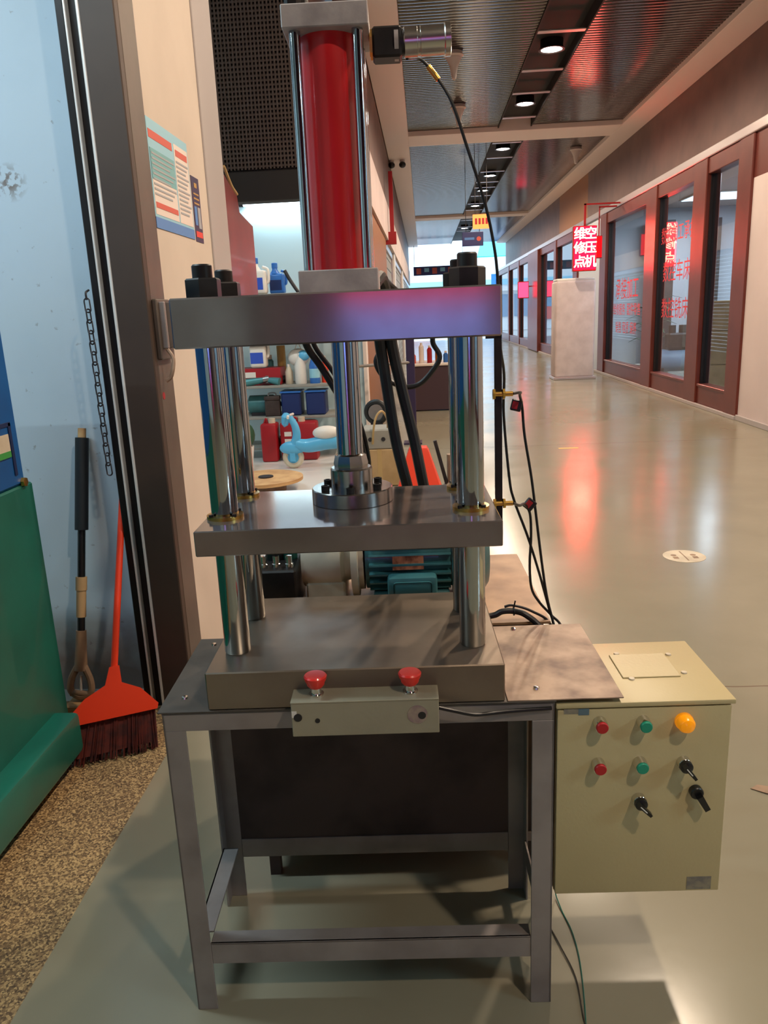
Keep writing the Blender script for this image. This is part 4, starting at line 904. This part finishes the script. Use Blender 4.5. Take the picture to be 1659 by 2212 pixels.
# ------------------------------------------------------------------ beige control cabinet
cb = thing('control_cabinet', 'beige electrical control cabinet with coloured buttons right of the bench', 'cabinet', (.48, 1.6, .291), True)
part('body', MB().box(.302, .664, 1.468, 1.745, .291, .745, .003), X['cabinet'], cb)
part('top_cover', MB().box(.300, .668, 1.454, 1.748, .745, .7565, .003, 2), X['cabinet'], cb)
part('door', MB().box(.303, .661, 1.456, 1.468, .293, .742, .003, 2), X['cabinet'], cb)
gp = part('gland_plate', MB().box(.466, .592, 1.560, 1.676, .7565, .7595, .001), X['cabinet'], cb)
for (x, y) in ((.486, 1.684), (.602, 1.672), (.605, 1.578), (.484, 1.556)):
    part('cover_screw', MB().lathe((x, y, .7565), (0,0,1), [(0, .007), (.003, .006), (.004, 0)], 14), X['cream'], cb)
YF = 1.456
def push(x, z, m, lab):
    b = part('push_button', MB().lathe((x, YF-.019, z), (0,-1,0), [(0, .0125), (.006, .0125), (.008, .011), (.0085, 0)], 28), X[m], cb, lab)
    part('bezel', MB().lathe((x, YF, z), (0,-1,0), [(0, .0145), (.018, .0140), (.022, .0135), (.022, .0122), (.014, .012)], 32), X['silver_pl'], b, 'chrome bezel')
push(.390, .712, 'dred_btn', 'red push button in the upper row'); push(.4795, .711, 'green_btn', 'green push button in the upper row')
push(.389, .616, 'dred_btn', 'red push button in the second row'); push(.476, .616, 'green_btn', 'green push button in the second row')
part('pilot_lamp', MB().lathe((.563, YF, .710), (0,-1,0), [(0, .019), (.006, .019), (.007, .0175), (.020, .0175), (.026, .014), (.029, .007), (.030, 0)], 32), X['amber'], cb, 'amber pilot lamp')
def selector(x, z, rot):
    k = part('selector_switch', MB().lathe((x, YF-.016, z), (0,-1,0), [(0, .0138), (.008, .0130), (.010, .010), (.010, 0)], 28), X['black_pl'], cb, 'black selector switch')
    part('bezel', MB().lathe((x, YF, z), (0,-1,0), [(0, .0145), (.014, .0140), (.016, .012)], 32), X['silver_pl'], k)
    d = Vector((math.cos(rot), 0, math.sin(rot))); q = Vector((-d.z, 0, d.x)); o = Vector((x, YF-.026, z))
    part('lever', MB().prism([o-d*.013+q*.0045, o+d*.024+q*.003, o+d*.024-q*.003, o-d*.013-q*.0045], (0, -.014, 0)), X['black_pl'], k)
    part('pointer_line', MB().prism([o-d*.010+q*.001-Vector((0,.014,0)), o+d*.010+q*.001-Vector((0,.014,0)), o+d*.010-q*.001-Vector((0,.014,0)), o-d*.010-q*.001-Vector((0,.014,0))], (0, -.0008, 0)), X['white_mark'], k)
selector(.567, .614, -.9); selector(.477, .529, -.8)
lk = part('door_lock', MB().lathe((.596, YF, .545), (0,-1,0), [(0, .014), (.012, .014), (.014, .012), (.014, 0)], 24), X['black_pl'], cb, 'black plastic door lock')
o = Vector((.598, YF-.012, .543)); d = Vector((.5, 0, -.87)); q = Vector((.87, 0, .5))
part('lock_handle', MB().prism([o+q*.007, o+d*.036+q*.006, o+d*.036-q*.006, o-q*.007], (0, -.013, 0)), X['black_pl'], lk)
part('top_sticker', MB().box(.316, .352, YF-.0006, YF+.001, .733, .744), X['sticker'], cb); part('top_sticker', MB().box(.346, .368, YF-.0009, YF+.001, .730, .744), X['sticker_b'], cb)
part('maker_sticker', MB().box(.590, .643, YF-.0006, YF+.001, .298, .330), X['sticker'], cb, 'faded grey sticker')

# ------------------------------------------------------------------ hydraulic power unit behind the bench
hp = thing('hydraulic_power_unit', 'dark oil tank with a teal motor standing behind the press', 'power unit', (-.08, 2.17, 0), True)
part('oil_tank', MB().box(-.425, .355, 1.895, 2.46, .10, .752, .004), X['tank'], hp)
part('tank_lid', MB().box(-.43, .372, 1.888, 2.47, .752, .760, .001), X['rust_lid'], hp, 'brown rust-stained lid')
for x in (-.42, .315):
    for y in (1.90, 2.42): part('foot', MB().box(x, x+.03, y, y+.03, 0, .10), X['tank'], hp)
part('foot_rail', MB().box(-.425, .355, 1.888, 1.895, .10, .128), X['bench'], hp)
MO = (2.13, .885)
mt = part('motor_body', MB().lathe((-.115, *MO), (1,0,0), [(0, .060), (.004, .098), (.25, .098), (.254, .060)], 32), X['teal'], hp, 'teal finned motor body')
for k in range(26):
    a = 2*PI*k/26; y, z = MO[0]+.106*math.cos(a), MO[1]+.106*math.sin(a)
    if z < .80: continue
    r_v = Vector((0, math.cos(a), math.sin(a))); tv = Vector((0, -math.sin(a), math.cos(a)))*.0028; c0 = Vector((-.10, *MO))
    mbf = MB().prism([c0+r_v*.095-tv, c0+r_v*.118-tv, c0+r_v*.118+tv, c0+r_v*.095+tv], (.225, 0, 0)); part('fin', mbf, X['teal'], mt)
part('fan_cover', MB().lathe((.135, *MO), (1,0,0), [(0, .124), (.055, .126), (.080, .120), (.098, .095), (.10, 0)], 36), X['teal'], hp, 'rounded teal fan cover')
part('end_flange', MB().lathe((-.150, *MO), (1,0,0), [(0, .118), (.018, .118), (.02, .1), (.034, .1)], 36), X['cream'], hp, 'cream end flange')
part('terminal_box', MB().box(-.050, .085, 1.975, 2.06, .80, .862, .012, 2), X['teal'], hp)
part('terminal_lid', MB().box(-.035, .070, 1.968, 1.976, .806, .85, .008, 2), X['teal'], hp)
part('name_plate', MB().prism([(-.035, 2.012, .872), (.05, 2.012, .872), (.05, 2.022, .912), (-.035, 2.022, .912)], (0, .004, 0)), X['copper'], hp, 'copper-coloured rating plate')
part('motor_foot', MB().box(-.09, .12, 2.03, 2.23, .760, .80, .004), X['teal'], hp)
part('bell_housing', MB().lathe((-.29, *MO), (1,0,0), [(0, .085), (.02, .095), (.11, .095), (.12, .075), (.14, .07)], 32).box(-.28, -.17, 2.05, 2.21, .76, .83, .006), X['cream'], hp, 'cream bell housing')
vb = part('valve_manifold', MB().box(-.41, -.30, 2.0, 2.2, .760, .885, .005), X['black_ox'], hp, 'black valve manifold')
for k in range(3):
    x = -.39+.035*k; part('fitting', MB().lathe((x, 2.03, .885), (0,0,1), [(0, .012), (.012, .012), (.014, .009), (.035, .009), (.036, 0)], 12), X['silver_pl'], vb)
part('coil', MB().cyl((-.37, 2.12, .885), (-.37, 2.12, .96), .028, 18), X['black_pl'], vb); part('coil', MB().cyl((-.33, 2.12, .885), (-.33, 2.12, .94), .022, 18), X['green_m'], vb)

# ------------------------------------------------------------------ hoses and cables
def line(name, pts, r, m, label, cat, group=None, seg=10):
    b = pts[len(pts)//2]
    return solo(name, MB().tube(pts, r, seg), m, label, cat, b, True, group)
line('hydraulic_hose', [(-.075, 1.756, 1.615), (-.06, 1.83, 1.625), (-.048, 1.93, 1.57), (-.042, 1.985, 1.476), (-.031, 2.0, 1.377), (-.013, 2.0, 1.233), (.013, 2.0, 1.108), (.025, 2.06, 1.04), (.03, 2.2, 1.03), (.03, 2.33, .95), (.03, 2.36, .76)], .0145, X['rubber'], 'thick black hydraulic hose, the left one right of the piston', 'hose')
line('hydraulic_hose', [(-.045, 1.756, 1.615), (-.03, 1.84, 1.63), (-.02, 1.94, 1.57), (-.013, 1.985, 1.474), (.010, 2.0, 1.351), (.035, 2.0, 1.231), (.056, 2.0, 1.107), (.07, 2.06, 1.045), (.08, 2.2, 1.04), (.08, 2.34, .95), (.08, 2.37, .76)], .0145, X['rubber'], 'thick black hydraulic hose, the right one leading down to the cone', 'hose')
line('hydraulic_hose', [(-.16, 1.756, 1.62), (-.20, 1.80, 1.62), (-.226, 1.90, 1.55), (-.222, 1.94, 1.485), (-.192, 1.95, 1.433), (-.163, 1.95, 1.381), (-.12, 1.95, 1.30), (-.10, 2.0, 1.2), (-.11, 2.15, 1.08), (-.20, 2.32, .98), (-.25, 2.36, .76)], .009, X['rubber'], 'dark slanting hose left of the piston rod, outer one', 'hose')
line('hydraulic_hose', [(-.14, 1.756, 1.61), (-.18, 1.81, 1.61), (-.206, 1.90, 1.55), (-.203, 1.94, 1.484), (-.164, 1.95, 1.421), (-.12, 1.95, 1.34), (-.09, 2.0, 1.22), (-.10, 2.17, 1.1), (-.18, 2.36, .98), (-.22, 2.39, .76)], .006, X['dark_thing'], 'thin dark slanting hose just above the outer one', 'hose')
line('cable_loop', [(-.034, 2.1, 1.51), (-.034, 2.1, 1.471), (-.058, 2.1, 1.43), (-.038, 2.1, 1.387), (.011, 2.1, 1.36), (.055, 2.1, 1.364), (.093, 2.1, 1.4), (.112, 2.1, 1.435), (.095, 2.1, 1.47), (.09, 2.08, 1.51), (.04, 2.02, 1.57), (-.03, 1.9, 1.63), (-.06, 1.756, 1.625)], .007, X['cable'], 'loop of black cable hanging behind the thick hoses', 'cable')
line('sensor_cable', [(.040, 1.68, 2.030), (.066, 1.74, 2.045), (.093, 1.75, 2.023), (.13, 1.75, 1.966), (.161, 1.75, 1.877), (.194, 1.75, 1.776), (.213, 1.75, 1.692), (.222, 1.75, 1.616), (.229, 1.77, 1.479), (.250, 1.86, 1.40), (.254, 1.9, 1.30), (.267, 1.9, 1.144), (.279, 1.9, 1.084), (.314, 1.9, .986), (.344, 1.9, .886), (.368, 1.9, .796), (.381, 1.885, .741), (.385, 1.80, .66), (.38, 1.746, .60)], .0034, X['cable'], 'long black cable from the nickel sensor down past the plates', 'cable')
solo('cable_ferrule', MB().cyl((.084, 1.75, 2.033), (.104, 1.75, 2.008), .006, 12), X['brass'], 'small brass ferrule on the cable below the nickel sensor', 'ferrule', (.094, 1.75, 2.02), True)
line('sensor_cable', [(.246, 1.693, 1.372), (.268, 1.73, 1.37), (.287, 1.86, 1.35), (.299, 1.9, 1.316), (.305, 1.9, 1.247), (.322, 1.9, 1.142), (.334, 1.9, 1.046), (.349, 1.9, .923), (.364, 1.9, .822), (.382, 1.885, .741), (.392, 1.80, .66), (.395, 1.746, .60)], .0034, X['cable'], 'black cable from the upper brass sensor down to the cabinet', 'cable')
line('sensor_cable', [(.246, 1.693, 1.128), (.268, 1.74, 1.11), (.300, 1.87, 1.08), (.319, 1.9, 1.047), (.322, 1.9, .986), (.319, 1.9, .912), (.324, 1.9, .848), (.344, 1.9, .809), (.375, 1.9, .772), (.402, 1.885, .738), (.408, 1.80, .66), (.41, 1.746, .60)], .0034, X['cable'], 'black cable curling from the lower brass sensor', 'cable')
for (p, a, lab) in (((.285, 1.895, 1.322), .25, 'small black square tag on the upper sensor cable'), ((.318, 1.895, 1.072), .7, 'small black square tag on the lower sensor cable')):
    R = Matrix.Translation(p) @ Matrix.Rotation(a, 4, 'Y') @ Matrix.Translation((-p[0], -p[1], -p[2]))
    t = thing('cable_tag', lab, 'tag', p, True)
    m1 = MB().box(p[0]-.014, p[0]+.012, p[1]-.005, p[1]+.005, p[2]-.014, p[2]+.014, .002); bmesh.ops.transform(m1.b, matrix=R, verts=list(m1.b.verts)); part('sleeve', m1, X['black_pl'], t)
    m2 = MB().box(p[0]-.012, p[0]+.002, p[1]-.006, p[1]-.004, p[2]-.009, p[2]+.009); bmesh.ops.transform(m2.b, matrix=R, verts=list(m2.b.verts)); part('print', m2, X['red_can'], t)
line('wire_harness', [(.10, 1.93, .785), (.18, 1.90, .775), (.225, 1.9, .776), (.248, 1.9, .786), (.278, 1.9, .786), (.308, 1.89, .778), (.345, 1.87, .745), (.36, 1.80, .69), (.36, 1.746, .64)], .008, X['cable'], 'thick black wire harness arching over the rusty lid', 'cable')
line('sensor_cable', [(.255, 1.91, .795), (.278, 1.91, .798), (.326, 1.905, .782), (.375, 1.89, .745), (.385, 1.80, .66), (.37, 1.746, .58)], .0035, X['cable'], 'thin black cable beside the thick harness on the rusty lid', 'cable')
solo('cable_tie', MB().torus((.278, 1.9, .786), (1,0,0), .010, .002, 16, 6).cyl((.278, 1.9, .795), (.282, 1.9, .815), .002, 6), X['cable'], 'black cable tie around the harness on the rusty lid', 'cable tie', (.278, 1.9, .79), True)
line('ground_wire', [(.36, 1.75, .50), (.37, 1.79, .2), (.372, 1.80, .03), (.378, 1.74, .004), (.39, 1.66, .004), (.388, 1.56, .004), (.366, 1.41, .004), (.34, 1.30, .004)], .0016, X['green_m'], 'thin green wire trailing on the floor below the cabinet, outer one', 'wire', seg=6)
line('ground_wire', [(.345, 1.75, .50), (.335, 1.79, .2), (.33, 1.78, .03), (.335, 1.70, .004), (.35, 1.62, .004), (.368, 1.52, .004), (.362, 1.40, .004), (.37, 1.30, .004)], .0016, X['sheet'], 'thin grey wire trailing on the floor below the cabinet, inner one', 'wire', seg=6)

# ------------------------------------------------------------------ marks on the corridor floor
t = thing('floor_sticker', 'round cream floor sticker with dark footprints on the grey floor', 'sticker', (1.59, 4.73, 0))
part('disc', MB().cyl((1.59, 4.73, .0), (1.59, 4.73, .0015), .128, 40), X['cream'], t)
part('centre_line', MB().box(1.586, 1.594, 4.64, 4.83, .0015, .002), X['wood_g'], t)
for xx in (1.53, 1.65): part('footprint', MB().cyl((xx, 4.75, .0015), (xx, 4.75, .002), .018, 14).box(xx-.016, xx+.016, 4.68, 4.72, .0015, .002), X['wood_g'], t)
solo('tape_strip', MB().box(1.48, 1.70, 8.71, 8.77, 0, .001), mat('yellow_tape', (206,176,80), .5), 'short strip of yellow tape on the grey corridor floor', 'tape', (1.59, 8.74, 0))
solo('dry_leaf', MB().prism([(1.02, 2.28, .001), (1.06, 2.25, .003), (1.12, 2.24, .001), (1.10, 2.28, .004), (1.05, 2.30, .001)], (0, 0, .002)), X['wood_g'], 'small brown dry leaf on the floor right of the cabinet', 'leaf', (1.07, 2.27, 0))
